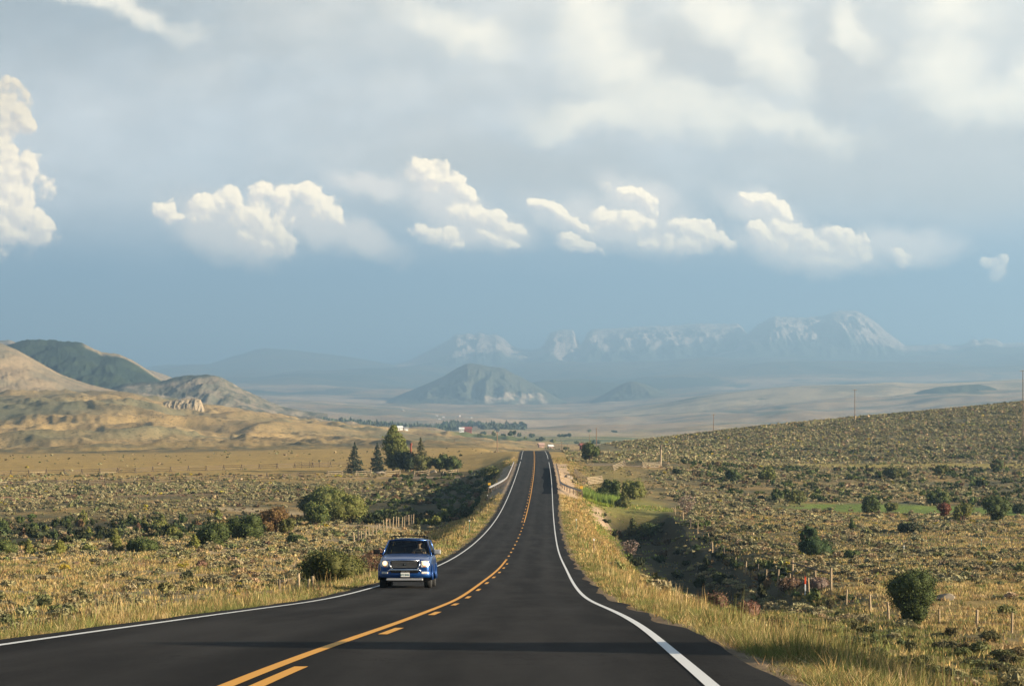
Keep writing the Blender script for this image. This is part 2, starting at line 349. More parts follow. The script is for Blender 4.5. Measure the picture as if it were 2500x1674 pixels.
P0 = vec(nt, PX, PY, 0.0)
def warp(v, sc, amp, det=3, rough=.5):
    c = noise(nt, v, sc, det, rough, out=1); c = vm(nt,'SUBTRACT', c, (.5,.5,.5)); c = vm(nt,'MULTIPLY', c, (amp,amp,0)); return vm(nt,'ADD', v, c)
LAST = [None]
def field(v, ells, k=.25, g=1.0):
    """smooth union of ellipses (cx,cy,rx,ry,rotation deg); returns 1-d, positive inside"""
    acc = LAST[0]; first = True
    if acc is not None: v = vm(nt, 'MULTIPLY_ADD', acc, (1e-8,1e-8,1e-8), v)
    acc = None
    for cx,cy,rx,ry,rot in ells:
        mp = nt.nodes.new('ShaderNodeMapping'); mp.vector_type='TEXTURE'
        src = v if acc is None else vm(nt, 'MULTIPLY_ADD', acc, (1e-8,1e-8,1e-8), v)     # keeps the evaluation sequential
        nt.links.new(src, mp.inputs['Vector'])
        mp.inputs['Location'].default_value=(cx/1000,cy/1000,0); mp.inputs['Rotation'].default_value=(0,0,math.radians(rot)); mp.inputs['Scale'].default_value=(rx*g/1000,ry*g/1000,1)
        d = N(nt, vm(nt,'LENGTH', mp.outputs[0])); acc = d if acc is None else acc.smin(d, k)
    r = 1.0-acc; LAST[0] = r; return r
SOFT = [(1455,50,65,150,-8),(1530,200,110,75,45),(1690,280,190,50,12),(1900,318,190,34,6),(1440,290,150,40,0),(1885,130,60,110,-25),(1760,30,110,50,10),
        (2290,180,80,90,30),(2380,235,160,55,10),(2330,20,80,50,0),(2100,70,40,60,-30),(300,10,150,30,20),(1120,60,120,40,20),(2560,170,120,60,-30)]
GRAY = [(1700,140,140,80,10),(2070,170,90,130,10),(1250,420,260,60,5),(2300,400,330,110,0)]
CUM_A = [(0,260,48,55,0),(45,275,25,28,0),(70,303,17,15,0),(20,302,40,22,0),(0,380,40,52,0),(66,395,24,26,0),(30,430,58,50,0),(70,430,18,30,0),(10,500,80,75,0),(60,520,48,50,0),(92,525,22,28,0),(98,560,30,28,0),(40,572,55,20,0),
 (408,515,22,17,0),(432,526,16,9,0),(500,500,34,24,-20),(545,490,22,18,0),(572,490,36,28,0),(608,518,44,36,35),(650,552,38,32,35),(686,578,26,44,-10),(645,590,48,24,15),(632,468,26,16,-10),(690,478,26,18,0),(722,466,26,18,0),(756,474,34,22,15),(795,500,30,24,50),(818,528,20,14,40)]
CUM_B = [(1040,410,32,24,0),(1064,430,34,26,10),(1100,442,34,20,35),(1136,468,26,13,40),(1150,520,42,19,12),(1208,536,44,20,20),(1246,556,28,15,30),(1040,562,40,16,10),(1088,578,42,18,22),(1118,598,20,8,10),(1216,582,34,12,15),(1250,596,20,8,0),
 (1325,500,24,9,15),(1362,516,36,11,30),(1410,546,34,12,32),(1385,582,22,9,0),(1408,598,50,12,6),(1530,468,42,15,15),(1580,492,28,17,35),(1480,528,32,16,0),(1540,540,40,18,10),(1662,540,22,14,0),(1702,560,48,22,20),(1752,584,36,15,22),(1680,592,84,18,2)]
CUM_C = [(1822,480,18,8,20),(1852,490,42,14,12),(1890,500,32,20,30),(1914,520,20,12,40),(1850,560,24,14,0),(1920,562,38,17,10),(1882,580,48,20,22),(1962,584,38,17,0),(2042,578,34,20,0),(2076,600,38,30,30),(2108,630,24,15,0),(2000,612,66,20,10),(2030,636,66,13,4),(2198,620,22,10,20),(2208,636,16,11,0),(2416,644,18,9,20),(2440,650,20,20,0),(2434,668,16,9,0)]
GR2 = [(560,560,130,60,20),(760,545,120,44,15),(880,575,90,34,28),(905,450,80,26,12),(1085,490,100,50,20),(1180,560,110,40,10),(1510,545,190,52,8),(1560,490,90,44,20),(1870,520,90,40,20),(1980,610,170,44,8),(2200,600,120,40,0)]
w1 = warp(warp(P0, 4.0, .20, 3, .55), 12.0, .09, 6, .65)
w2 = warp(warp(P0, 11.0, .026, 2, .5), 38.0, .014, 4, .6)
fs = field(w1, SOFT, .5); fg = field(w1, GRAY, .4); fg2 = field(warp(P0, 12.0, .07, 5, .6), GR2, .3)
n_lo = noise(nt, vm(nt,'MULTIPLY', P0, (1.0,1.9,1)), 2.2, 5, .55)
n_mid = noise(nt, vm(nt,'MULTIPLY', P0, (1,1.6,1)), 7.0, 6, .6)
n_hi = noise(nt, w1, 9.0, 6, .62)
# base colour of the veil, in radiance
veil = ((PY+(n_lo-.5)*.16)*-1.0+.70).ss(.0,.26)
veil_m = (veil*(.62+n_lo*.55)).min(1.0)*(.55+.45*1.0)
lr = (PX+n_lo*.6-.3).ss(.1,1.3); tb = PY.ss(.02,.36)
veil_c = mix(nt, tb, mix(nt, lr, (.195,.198,.195), (.35,.325,.285)), mix(nt, lr, (.35,.345,.335), (.32,.305,.285)))
veil_c = mix(nt, n_mid.ss(.30,.75), vm(nt,'SCALE', veil_c, .93), vm(nt,'SCALE', veil_c, 1.10))
low_c = mix(nt, PY.ss(.70,.86), (.085,.145,.21), (.085,.145,.21))
c0 = low_c
c1 = mix(nt, veil_m, c0, veil_c)
c2 = mix(nt, fg.ss(-.9,.6)*.65, c1, (.27,.25,.225))
c3 = mix(nt, ((fs+(n_hi-.5)*1.1).ss(-.85,.85)*(.52+.62*n_mid).min(1.0)), c2, (.51,.455,.36))
c4 = mix(nt, (fg2+(n_hi-.5)*1.0).ss(-.7,.55)*.80, c3, (.54,.465,.39))
def puff(v):
    n = nt.nodes.new('ShaderNodeTexVoronoi'); n.voronoi_dimensions='2D'; n.feature='SMOOTH_F1'; n.inputs['Scale'].default_value=20.0; n.inputs['Smoothness'].default_value=.35
    n.inputs['Detail'].default_value=2.0; n.inputs['Roughness'].default_value=.55; nt.links.new(v, n.inputs['Vector']); return 1.0-N(nt, n.outputs['Distance'])
w3 = vm(nt,'ADD', w2, (.0075,-.0095,0))
p1 = puff(w2); p2 = puff(w3); fine = noise(nt, w2, 60.0, 4, .6)
def cloud(CUM, dark=0.0):
    f1 = field(w2, CUM, .22, 1.58)+(p1-.45)*.70+(fine-.5)*.18; f2 = field(w3, CUM, .22, 1.58)+(p2-.45)*.70+(fine-.5)*.18
    lit = ((f1-f2)*1.35+.42+(n_mid-.5)*.9+(fine-.5)*.5-PY.ss(.50,.66)*.28).ss(-.10,1.0)
    c_c = vm(nt,'SCALE', mix(nt, lit, (.56,.47,.38), (.86,.70,.47)), PY.ss(.20,.52)*.42+.58)
    al = (f1+.32*(1.0-lit)+.04)/(.78-.54*lit)
    al = al._m('MULTIPLY', al, 1.0, clamp=True).ss(0,1)*.97*(1.0-(PY+(n_mid-.5)*.1).ss(.53,.67)*.5)
    e = nt.nodes.new('ShaderNodeEmission'); nt.links.new(mix(nt, al, c4, c_c), e.inputs['Color']); return e.outputs[0]
eb = nt.nodes.new('ShaderNodeEmission'); nt.links.new(c4, eb.inputs['Color']); cur = eb.outputs[0]
inband = PY._m('GREATER_THAN', PY, .16)*PY._m('LESS_THAN', PY, .72)
for CUM, x0, x1 in ((CUM_A,-9,.985),(CUM_B,.985,1.80),(CUM_C,1.80,9)):
    mk = inband*PX._m('GREATER_THAN', PX, float(x0))*PX._m('LESS_THAN', PX, float(x1))*(1.0 if CUM is not CUM_A else PX._m('GREATER_THAN', (PX-.24)._m('ABSOLUTE', PX-.24), -1.0))
    ms = nt.nodes.new('ShaderNodeMixShader'); nt.links.new(mk.k, ms.inputs[0]); nt.links.new(cur, ms.inputs[1]); nt.links.new(cloud(CUM), ms.inputs[2]); cur = ms.outputs[0]
nt.links.new(cur, ou.inputs['Surface'])

SC.view_settings.view_transform='Standard'; SC.view_settings.look='None'; SC.view_settings.gamma=1; SC.view_settings.exposure = 1.65
SC.render.engine='CYCLES'; cy = SC.cycles
cy.use_denoising=True; cy.denoiser='OPENIMAGEDENOISE'; cy.denoising_prefilter='ACCURATE'
cy.max_bounces=5; cy.diffuse_bounces=2; cy.glossy_bounces=2; cy.transmission_bounces=4; cy.transparent_max_bounces=8; cy.volume_bounces=0
cy.sample_clamp_indirect=4.0; cy.caustics_reflective=False; cy.caustics_refractive=False; cy.use_adaptive_sampling=True; cy.adaptive_threshold=.01

hz = MB().box(0, 15000-600, (1000.0+-160.0)/2, 30000, 31200, 1000.0--160.0)
m = bpy.data.materials.new('hazy_air'); m.use_nodes=True; nt = m.node_tree; nt.nodes.clear()
ou = nt.nodes.new('ShaderNodeOutputMaterial'); pv = nt.nodes.new('ShaderNodeVolumePrincipled'); nt.links.new(pv.outputs[0], ou.inputs['Volume'])
pv.inputs['Density'].default_value = 0.000115; pv.inputs['Color'].default_value=(*(.41,.67,.96),1); pv.inputs['Anisotropy'].default_value=.36
if True:
    ho = hz.build('haze', m); tag(ho, kind='stuff')

# ---------------------------------------------------------------- ground sheet
TAN=np.array((.30,.205,.085)); GOLD=np.array((.36,.245,.085)); SAGEG=np.array((.17,.155,.085)); OLIVE=np.array((.115,.12,.04)); GREEN=np.array((.14,.19,.04))
DIRT=np.array((.33,.24,.17)); RED=np.array((.30,.17,.10)); DARK=np.array((.05,.05,.025)); PALE=np.array((.40,.31,.19))
def green_strip(X, Y): return sstep(428,440,Y)*(1-sstep(468,482,Y))*sstep(50,62,X+fbm(X/30,Y/30,2)*6)
def hay_strip(X, Y): return sstep(650,665,Y)*(1-sstep(700,715,Y))*sstep(38,60,X)
def creek(X, Y):      # low ground on the left where bushes grow
    d = X-roadX(Y); return (sstep(-20.6,-17.2,-0*X+ground_lr(X,Y))*-1+1)*(d<-10)*(Y>250)*(Y<520)
def creekmask(X, Y):
    sd = (-57+(Y-260)*.268-X)*.966; return sstep(-2,4,sd)*(1-sstep(62,95,sd))*sstep(225,262,Y)*(1-sstep(410,455,Y))*sstep(.22,.42,fbm(X/16+1,Y/20,3)*.5+.62)
def ground_lr(X, Y): return _bil(_NG, _YG, _DG, np.ravel(Y), np.ravel(X-roadX(Y))).reshape(np.shape(Y))
def ground_colour(X, Y):
    d = X-roadX(Y); ad = np.abs(d)
    n = fbm(X/14, Y/14, 4)*.5+.5; n2 = fbm(X/60+5, Y/60, 3)*.5+.5; n3 = fbm(X/5, Y/5, 3)*.5+.5
    c = mixc(np.broadcast_to(TAN*.85, (len(X),3)).copy(), SAGEG*.6, sstep(.30,.62,n))
    c = mixc(c, GOLD, sstep(.5,.8,n2)*.7); c = mixc(c, OLIVE, sstep(.55,.8,n3)*.4)
    # right side
    R = d>0
    c = mixc(c, mixc(np.broadcast_to(OLIVE,(len(X),3)), GOLD, .45), R*sstep(60,200,Y)*(1-sstep(20,27,d))*.75*(Y<600))
    c = mixc(c, DARK*.6, R*sstep(185,220,Y)*(1-sstep(392,412,Y))*sstep(8.5,12,d)*(1-sstep(25,29,d))*.95)  # shade of the right ditch put into the ground colour
    c = mixc(c, GOLD*1.05, R*(sstep(120,150,Y)*(1-sstep(210,260,Y))*sstep(22,40,d))*.7)
    wet = R*sstep(398,410,Y)*(1-sstep(440,475,Y))*sstep(8,11,d)*(1-sstep(22,27,d)); c = mixc(c, GREEN, wet*(.1+.6*n3)); c = mixc(c, RED, wet*sstep(.5,.8,n)*.6)
    c = mixc(c, GREEN*.95, green_strip(X,Y)); c = mixc(c, mixc(np.broadcast_to(GOLD,(len(X),3)),GREEN,.35), hay_strip(X,Y))
    c = mixc(c, SAGEG*1.1, R*sstep(730,780,Y)*(Y<1200)*.6)
    # left side
    L = d<0; zz = ground_lr(X,Y)
    flat = L*sstep(560,620,Y)*(1-sstep(1000,1150,Y)); c = mixc(c, GOLD*1.05, flat*(.55+.45*n))
    field = L*(Y>90)*(Y<420)*sstep(-17.6,-16.5,zz); c = mixc(c, mixc(np.broadcast_to(PALE*.8,(len(X),3)),SAGEG,.35), field*.6)
    c = mixc(c, PALE*.85, L*(Y>230)*(Y<420)*sstep(-17.4,-16.8,zz)*(1-sstep(.75,.9,n))*.65)
    ck=creekmask(X,Y); c = mixc(c, DARK*.75, ck*.9); c = mixc(c, DARK*.7, L*(d>-34)*(Y>340)*(Y<640)*(1-sstep(-16.5,-15.2,zz))*.75)  # creek bottom and left road bank: shade deepened in the ground colour
    path = np.exp(-((Y-(470-(X+60)*.75))/5)**2)*sstep(-75,-60,X)*(1-sstep(-26,-20,X)); c = mixc(c, PALE, path*.9)
    # reddish earth and tracks on the left plain
    rd = np.exp(-((Y-(540+(X+60)*.55+fbm(X/25,Y/25,2)*12))/11)**2)*sstep(-125,-105,X)*(1-sstep(-34,-25,X)); c = mixc(c, RED*1.15, rd*.8)
    tr = np.exp(-((Y-(585-(X+90)*.25))/5)**2)*L; c = mixc(c, DARK*1.8, tr*.7*(X<-30)*(X>-160)); c = mixc(c, RED, tr*.35*(X<=-95))
    dr = np.exp(-((Y-604)/3.5)**2)*(1-sstep(40,60,ad)); c = mixc(c, DIRT, dr*.85*(Y<640))
    # verges of the road
    vg = (1-sstep(8.5,13,ad))*(Y<760); c = mixc(c, GOLD*1.1, vg*.85); c = mixc(c, OLIVE*1.6, vg*(1-sstep(5.2,7.5,ad))*.5*(Y<330))
    gr = (1-sstep(4.5,4.9+.3*n3,ad)); c = mixc(c, DIRT*.48, gr*.9*(Y<800))
    pad = (1-sstep(8.0,9.0,ad))*sstep(395,410,Y)*(1-sstep(585,600,Y)); c = mixc(c, DIRT*1.15, pad*.85)
    bare = R*np.exp(-((d-11)/1.6)**2)*sstep(335,345,Y)*(1-sstep(395,405,Y)); c = mixc(c, DIRT*1.2, bare*.8)
    # far country
    far = sstep(1250,1500,Y)
    if np.any(far>0):
        f1 = fbm(X/180, Y/330, 5)*.5+.5; f2 = fbm(X/600+3, Y/1300, 5)*.5+.5; f3 = fbm(X/60, Y/110, 4)*.5+.5
        cf = mixc(np.broadcast_to(np.array((.35,.245,.11)),(len(X),3)).copy(), (.16,.15,.085), sstep(.42,.66,f1))
        cf = mixc(cf, (.25,.17,.08), sstep(.5,.75,f3)*.5); f4 = fbm(X/16+5, Y/34, 3)*.5+.5; cf = mixc(cf, (.10,.095,.05), sstep(.55,.75,f4)*.55*(Y<4500)); cf = mixc(cf, (.38,.29,.17), sstep(.62,.8,1-f4)*.35*(Y<4500))
        cf = mixc(cf, (.46,.35,.21), sstep(.42,.62,f2)*sstep(2800,4000,Y)*.95)
        cf = mixc(cf, (.33,.22,.15), sstep(.30,.45,1-f1)*sstep(2800,4000,Y)*.4); bnd = fbm(X/1300+4, Y/240+1, 4)*.5+.5; cf = mixc(cf, (.13,.13,.085), sstep(.52,.62,bnd)*sstep(3000,4200,Y)*.75)
        px = HX+F*X/Y
        green = sstep(1080,1130,px)*(sstep(2100,2300,Y)*(1-sstep(3000,3500,Y)))*sstep(.40,.5,fbm(X/160+7,Y/130,2)*.5+.5); cf = mixc(cf, (.075,.11,.035), green*.85)
        strp = sstep(.5,.62,fbm(X/500,Y/70,2)*.5+.5)*sstep(2100,2300,Y)*(1-sstep(4200,4700,Y))*sstep(-300,0,X); cf = mixc(cf, (.42,.33,.14), strp*.6)
        wood = sstep(.52,.60,fbm(X/1500+11, Y/2600, 6,.6)*.5+.5)*sstep(10500,12500,Y); cf = mixc(cf, (.045,.065,.04), np.maximum(wood, sstep(13000,14500,Y)*.75))
        wd = sstep(.60,.66,fbm(X/420+31, Y/1500, 5,.6)*.5+.5)*sstep(5200,6200,Y)*sstep(1400,1600,px); cf = mixc(cf, (.06,.08,.05), wd*.9)
        c = mixc(c, 0, far)+cf*far[:,None]
    return c
def grid_sheet(name, us, Ys, fn, cfn, mat, kind='structure'):
    U, YY = np.meshgrid(us, Ys); X = U*YY; Z = fn(X, YY)
    V = np.stack([X.ravel(), YY.ravel(), Z.ravel()], 1); nx = len(us); ny = len(Ys)
    i = np.arange(nx*ny).reshape(ny, nx); FL = np.stack([i[:-1,:-1],i[:-1,1:],i[1:,1:],i[1:,:-1]],-1).reshape(-1,4)
    o = mesh_np(name, V, FL, mat, cols=cfn(X.ravel(), YY.ravel()), smooth=True); tag(o, kind=kind); return o
us = np.concatenate([-np.geomspace(1.6,.24,46), np.linspace(-.235,.235,620), np.geomspace(.24,1.6,46)])
Ys = np.exp(np.concatenate([np.linspace(math.log(4),math.log(15),30)[:-1], np.linspace(math.log(15), math.log(26500), 1000)]))
# wider sheet near the camera so that it also reaches beside and behind it
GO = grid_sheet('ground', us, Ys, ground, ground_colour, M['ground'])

# ---------------------------------------------------------------- hills and mountains, each a solid ridge at its own distance
def ridge(name, pts, Yc, wf, wb, mat, colf, gully=.25, gl=1.0, jag=.02, ny=70, sharp=1.2, step=2.0, base=None, seed=0., wander=.0):
    pts = sorted(pts); xs = [p[0] for p in pts]; ys = [p[1] for p in pts]
    px = np.arange(xs[0], xs[-1]+step, step); crest = np.interp(px, xs, ys)
    k = np.exp(-.5*(np.arange(-6,7)/2.2)**2); k/=k.sum(); crest = np.convolve(np.pad(crest,6,mode='edge'), k, 'valid')
    u = (px-HX)/F; t = np.concatenate([np.linspace(-1,0,int(ny*.72)), np.linspace(0,1,int(ny*.28))[1:]])
    U, T = np.meshgrid(u, t); Cr = np.broadcast_to(crest, U.shape)
    Y = Yc+np.where(T<0, T*wf, T*wb)+wander*np.sin(U*60+seed)*(wf*.2); X = U*Y
    Zc = (HY-Cr)*Y/F; g = ground(X, Y)-6.0 if base is None else np.full_like(X, base)
    H = np.maximum(Zc-g, 0); a = 1-np.abs(T)
    gn = ridged(X/(gl*Yc*.03)+seed, Y/(gl*Yc*.09)+seed+fbm(X/(gl*Yc*.05),Y/(gl*Yc*.05),2)*.6, 5)-.6
    prof = np.clip(a,0,1)**sharp; prof = prof*prof*(3-2*prof)*.5+prof*.5
    Z = g+H*prof+H*gn*gully*4*prof*(1-prof)+H*jag*ridged(X/(Yc*.006)+seed, Y/(Yc*.006), 3)*prof*np.where(T<.01,1,1)
    Z = np.where(np.abs(T)>=.999, g-10, Z)
    dzx = np.gradient(Z, axis=1)/np.maximum(np.gradient(X, axis=1),1e-3)
    V = np.stack([X.ravel(),Y.ravel(),Z.ravel()],1); i = np.arange(V.shape[0]).reshape(U.shape)
    FL = np.stack([i[:-1,:-1],i[:-1,1:],i[1:,1:],i[1:,:-1]],-1).reshape(-1,4)
    o = mesh_np(name, V, FL, mat, cols=colf(X.ravel(),Y.ravel(),prof.ravel(),dzx.ravel(),gn.ravel(),((X/Y*F)+HX).ravel()), smooth=True)
    tag(o, kind='structure'); return o
def arr(c, n): return np.broadcast_to(np.array(c,float),(n,3)).copy()
def c_tan(X,Y,p,s,g,px):
    c = arr((.31,.23,.14),len(X)); f = fbm(X/90,Y/200,5)*.5+.5; c = mixc(c,(.18,.16,.11),sstep(.4,.65,f)*.8)
    f2 = fbm(X/130+4,Y/300+2,4,.6)*.5+.5; return mixc(c,(.055,.065,.045), sstep(.64,.68,f2)*sstep(1.0,.8,p))
def c_forest(X,Y,p,s,g,px):
    f = fbm(X/70,Y/120,5,.65)*.5+.5; c = mixc(arr((.022,.036,.026),len(X)),(.040,.056,.030),sstep(.4,.7,f))
    return mixc(c,(.28,.22,.14), np.maximum(sstep(.74,.8,f), sstep(.93,.97,p)*sstep(195,215,px)*.9))
def c_scrub(X,Y,p,s,g,px):
    f = fbm(X/45,Y/130,5,.6)*.5+.5; c = mixc(arr((.29,.23,.16),len(X)),(.13,.125,.09),sstep(.36,.6,f))
    f2 = fbm(X/25+8,Y/60,4,.6)*.5+.5; tre = sstep(.52,.62,f2)*sstep(520,580,px)*.85; c = mixc(c,(.05,.06,.04),tre)
    c = mixc(c,(.42,.34,.26), sstep(.60,.68,f)*sstep(.45,.9,p)*.6); return mixc(c,(.05,.065,.05), sstep(.86,.95,p)*(1-sstep(500,530,px))*.9)
def c_low(X,Y,p,s,g,px):
    f = fbm(X/40,Y/90,4)*.5+.5; return mixc(arr((.27,.20,.12),len(X)),(.14,.12,.08),sstep(.4,.65,f))
def c_mesa(X,Y,p,s,g,px):
    f = fbm(X/300,Y/420,5)*.5+.5; c = mixc(arr((.47,.36,.22),len(X)),(.24,.20,.13),sstep(.42,.66,f)); return mixc(c,(.06,.08,.05),sstep(.62,.66,fbm(X/420+3,Y/300,5,.6)*.5+.5)*.9)
def c_butte(X,Y,p,s,g,px):
    f = fbm(X/160,Y/260,5,.6)*.5+.5; c = mixc(arr((.085,.092,.06),len(X)),(.14,.125,.085),sstep(.45,.7,f)*(1-sstep(1120,1180,px)*.6))
    q = fbm(X/90+Y/300,Y/200-X/260,4,.6)*.5+.5; sc = np.exp(-((p-(.12+(px-1180)/170*.42))/.075)**2)*sstep(1178,1190,px)*(1-sstep(1258,1268,px))
    sc2 = np.exp(-((p-(.18+(px-1258)/60*.35))/.09)**2)*sstep(1258,1266,px)*(1-sstep(1302,1310,px)); sc3 = np.exp(-((px-1328+(p-.3)*40)/9)**2)*(p<.62)
    return mixc(c,(.42,.34,.25), np.clip((sc+sc2+sc3*.8)*sstep(.32,.5,q)*1.3,0,1))
def c_blue(X,Y,p,s,g,px):
    f = fbm(X/500,Y/700,5)*.5+.5; return mixc(arr((.06,.08,.06),len(X)),(.12,.12,.08),sstep(.5,.7,f))
def c_peak(X,Y,p,s,g,px):
    f = fbm(X/160,Y/900,5,.65)*.5+.5; rock = sstep(.30,.46,p+(f-.5)*.35); c = mixc(arr((.06,.08,.055),len(X)),(.44,.365,.31),rock)
    return mixc(c,(.14,.14,.12), sstep(.55,.7,fbm(X/90+3,Y/700,4,.6)*.5+.5)*rock*.6)
ridge('hill',[(-700,700),(-300,760),(-60,810),(0,838),(45,856),(90,882),(150,915),(215,938),(290,955),(360,972),(430,990),(520,1010)],3500,900,1300,M['hill'],c_tan,.22,1.,.012,seed=1.3)
ridge('hill',[(-300,830),(-60,836),(0,832),(22,830),(45,838),(90,880)],7600,900,900,M['hill'],c_tan,.15,1.,.012,seed=4.3)
ridge('mountain',[(-260,960),(-100,900),(0,852),(30,840),(62,834),(85,831),(120,832),(150,835),(200,840),(222,850),(245,862),(290,866),(320,880),(342,893),(370,912),(395,928),(430,944),(500,962)],4700,1000,1500,M['hill'],c_forest,.30,1.0,.035,seed=2.1)
ridge('hill',[(330,900),(360,902),(395,912),(430,926),(470,940)],6700,500,900,M['hill'],c_tan,.2,1.,.01,seed=7.7)
ridge('hill',[(180,985),(250,955),(300,938),(350,932),(388,932),(420,924),(448,918),(508,916),(535,921),(560,932),(590,950),(630,968),(662,982),(690,993),(740,1003),(800,1010)],4100,600,900,M['hill'],c_scrub,.30,.8,.03,seed=5.1)
ridge('hill',[(520,1016),(560,1008),(600,1003),(640,1010),(670,1013),(700,1012),(730,1017),(765,1018),(800,1026),(835,1030),(860,1027),(900,1044),(940,1052),(1000,1060)],3250,250,420,M['hill'],c_low,.75,.45,.02,seed=3.7)
ridge('hill',[(930,1058),(965,1048),(1010,1041),(1060,1043),(1100,1054),(1130,1060)],2900,200,300,M['hill'],c_low,.3,.6,.01,seed=8.7)
ridge('hill',[(1060,1078),(1095,1068),(1130,1066),(1180,1068),(1215,1078),(1240,1084)],2150,150,200,M['hill'],c_low,.2,.6,.01,seed=9.7)
ridge('butte',[(930,985),(965,968),(1010,950),(1050,934),(1085,918),(1105,905),(1122,896),(1136,889),(1150,887),(1165,889),(1190,895),(1215,897),(1235,901),(1250,911),(1275,922),(1300,936),(1320,947),(1345,962),(1370,976),(1392,985),(1430,995)],11300,1200,1300,M['hill'],c_butte,.30,.5,.02,ny=110,seed=6.2)
ridge('hill',[(1250,955),(1290,936),(1330,928),(1420,927),(1500,935),(1600,960)],12500,900,900,M['hill'],c_blue,.2,1.,.01,seed=2.9)
ridge('butte',[(1440,980),(1475,962),(1500,948),(1520,937),(1538,931),(1555,932),(1580,940),(1610,952),(1640,966),(1680,980)],10800,500,700,M['hill'],c_butte,.3,.5,.02,seed=12.2)
ridge('hill',[(1400,1020),(1500,1003),(1600,988),(1660,976),(1705,967),(1800,956),(1860,949),(1917,944),(1975,941),(2034,939),(2110,937),(2175,933),(2230,936),(2300,935),(2433,929),(2520,924),(2700,915),(2900,925)],7900,1500,900,M['hill'],c_mesa,.10,1.6,.005,seed=15.2)
def c_dark(X,Y,p,s,g,px): return mixc(arr((.045,.06,.045),len(X)),(.08,.09,.05),sstep(.4,.7,fbm(X/40,Y/80,4)*.5+.5))
ridge('hill',[(2130,986),(2180,976),(2215,966),(2250,953),(2290,945),(2340,941),(2390,938),(2420,944),(2460,960)],6900,160,300,M['hill'],c_dark,.3,.6,.03,seed=16.2)
ridge('mountain',[(300,940),(380,922),(425,910),(480,896),(525,884),(560,872),(600,862),(622,854),(645,850),(700,853),(780,862),(860,872),(960,890),(1060,900),(1200,905)],21500,2200,1500,M['mount'],c_blue,.2,.8,.008,seed=1.9)
ridge('mountain',[(900,905),(1000,880),(1060,850),(1085,838),(1102,828),(1112,817),(1128,820),(1140,815),(1155,820),(1172,813),(1190,820),(1210,818),(1228,826),(1245,842),(1262,852),(1300,856),(1325,848),(1336,828),(1343,812),(1370,806),(1404,808),(1408,838),(1425,840),(1432,815),(1445,806),(1500,804),(1560,800),(1640,797),(1700,792),(1760,793),(1802,792),(1810,800),(1830,822),(1850,838),(1890,850),(1960,860),(2060,868)],23000,3000,1500,M['mount'],c_peak,.45,.55,.05,ny=110,sharp=.55,seed=3.3)
ridge('mountain',[(1700,880),(1780,850),(1830,812),(1850,795),(1875,782),(1893,772),(1905,776),(1960,778),(2010,774),(2028,766),(2045,762),(2070,761),(2092,762),(2115,774),(2140,790),(2165,812),(2195,832),(2210,845),(2260,844),(2300,838),(2320,846),(2350,842),(2378,826),(2392,834),(2400,826),(2435,828),(2445,838),(2500,836),(2560,842),(2700,850)],22000,2600,1500,M['mount'],c_peak,.50,.55,.05,ny=110,sharp=.55,seed=4.9)
# eroded pale cliff of the left hills
def c_cliff(X,Y,p,s,g,px):
    f = fbm(X/6,Y/60,4,.6)*.5+.5; return mixc(arr((.33,.265,.18),len(X)),(.36,.26,.16),np.maximum(sstep(.5,.75,f),sstep(.93,.97,p)*.8))
ridge('cliff',[(388,1004),(398,982),(410,979),(430,976),(455,973),(475,972),(490,975),(496,990),(500,1006)],2350,22,140,M['hill'],c_cliff,.30,.12,.03,sharp=.35,step=1.0,seed=2.2)

# ---------------------------------------------------------------- road and its paint
def strip(name, lo, hi, Y0, Y1, dz, mat, parent=None, step=None, wob=0.0, n=None):
    Y = []; y = Y0
    while y < Y1: Y.append(y); y += (step or max(.5, y*.012))
    Y.append(Y1); Y = np.array(Y); Xc = roadX(Y); Z = roadZ(Y)+dz; k = n or 2
    a = lo if callable(lo) else (lambda y: np.full_like(y, lo)); b_ = hi if callable(hi) else (lambda y: np.full_like(y, hi))
    A = a(Y); B = b_(Y); rows = [np.stack([Xc+A+(B-A)*j/(k-1), Y, Z], 1) for j in range(k)]
    V = np.stack(rows,1).reshape(-1,3); i = np.arange(len(V)).reshape(-1,k)
    FL = np.stack([i[:-1,:-1],i[:-1,1:],i[1:,1:],i[1:,:-1]],-1).reshape(-1,4)
    return mesh_np(name, V, FL, mat, parent)
m, nt, b = new_mat('asphalt'); P = pos(nt)
n1 = noise(nt, P, 60, 4, .7); n2 = noise(nt, vm(nt,'MULTIPLY',P,(1,.05,1)), 1.1, 4, .6); n3 = noise(nt, vm(nt,'MULTIPLY',P,(1,.25,1)), .5, 5, .6); vo = noise(nt, P, 9, 3, .6)
n4 = noise(nt, P, 7, 4, .7); f = n1*.5+n2*.55+n3*.45-.25+(n4-.5)*.5
c = mix(nt, (f+(n2-.5)*1.2+(n3-.5)*.6).ss(.1,1.0), (.012,.0115,.011), (.031,.029,.027)); trk = N(nt, attr(nt)); c = mix(nt, trk*(.25+n2*.5)*.75, c, (.040,.038,.036))      # tyre-polished wheel tracks
crk = noise(nt, vm(nt,'MULTIPLY',P,(1,.55,1)), .33, 6, .72); crk = (crk-.5)._m('ABSOLUTE', crk-.5); c = mix(nt, crk.ss(.0035,.0012)*noise(nt,P,.08,2,.5).ss(.50,.60)*.75, c, (.004,.004,.004))
c = mix(nt, (n1).ss(.66,.8)*.5, c, (.10,.095,.09)); nt.links.new(c, b.inputs['Base Color'])
b.inputs['Roughness'].default_value=.9; b.inputs['Specular IOR Level'].default_value=.06; bump(nt, b, n1+vo*.6, .5, .012); M['asphalt']=m
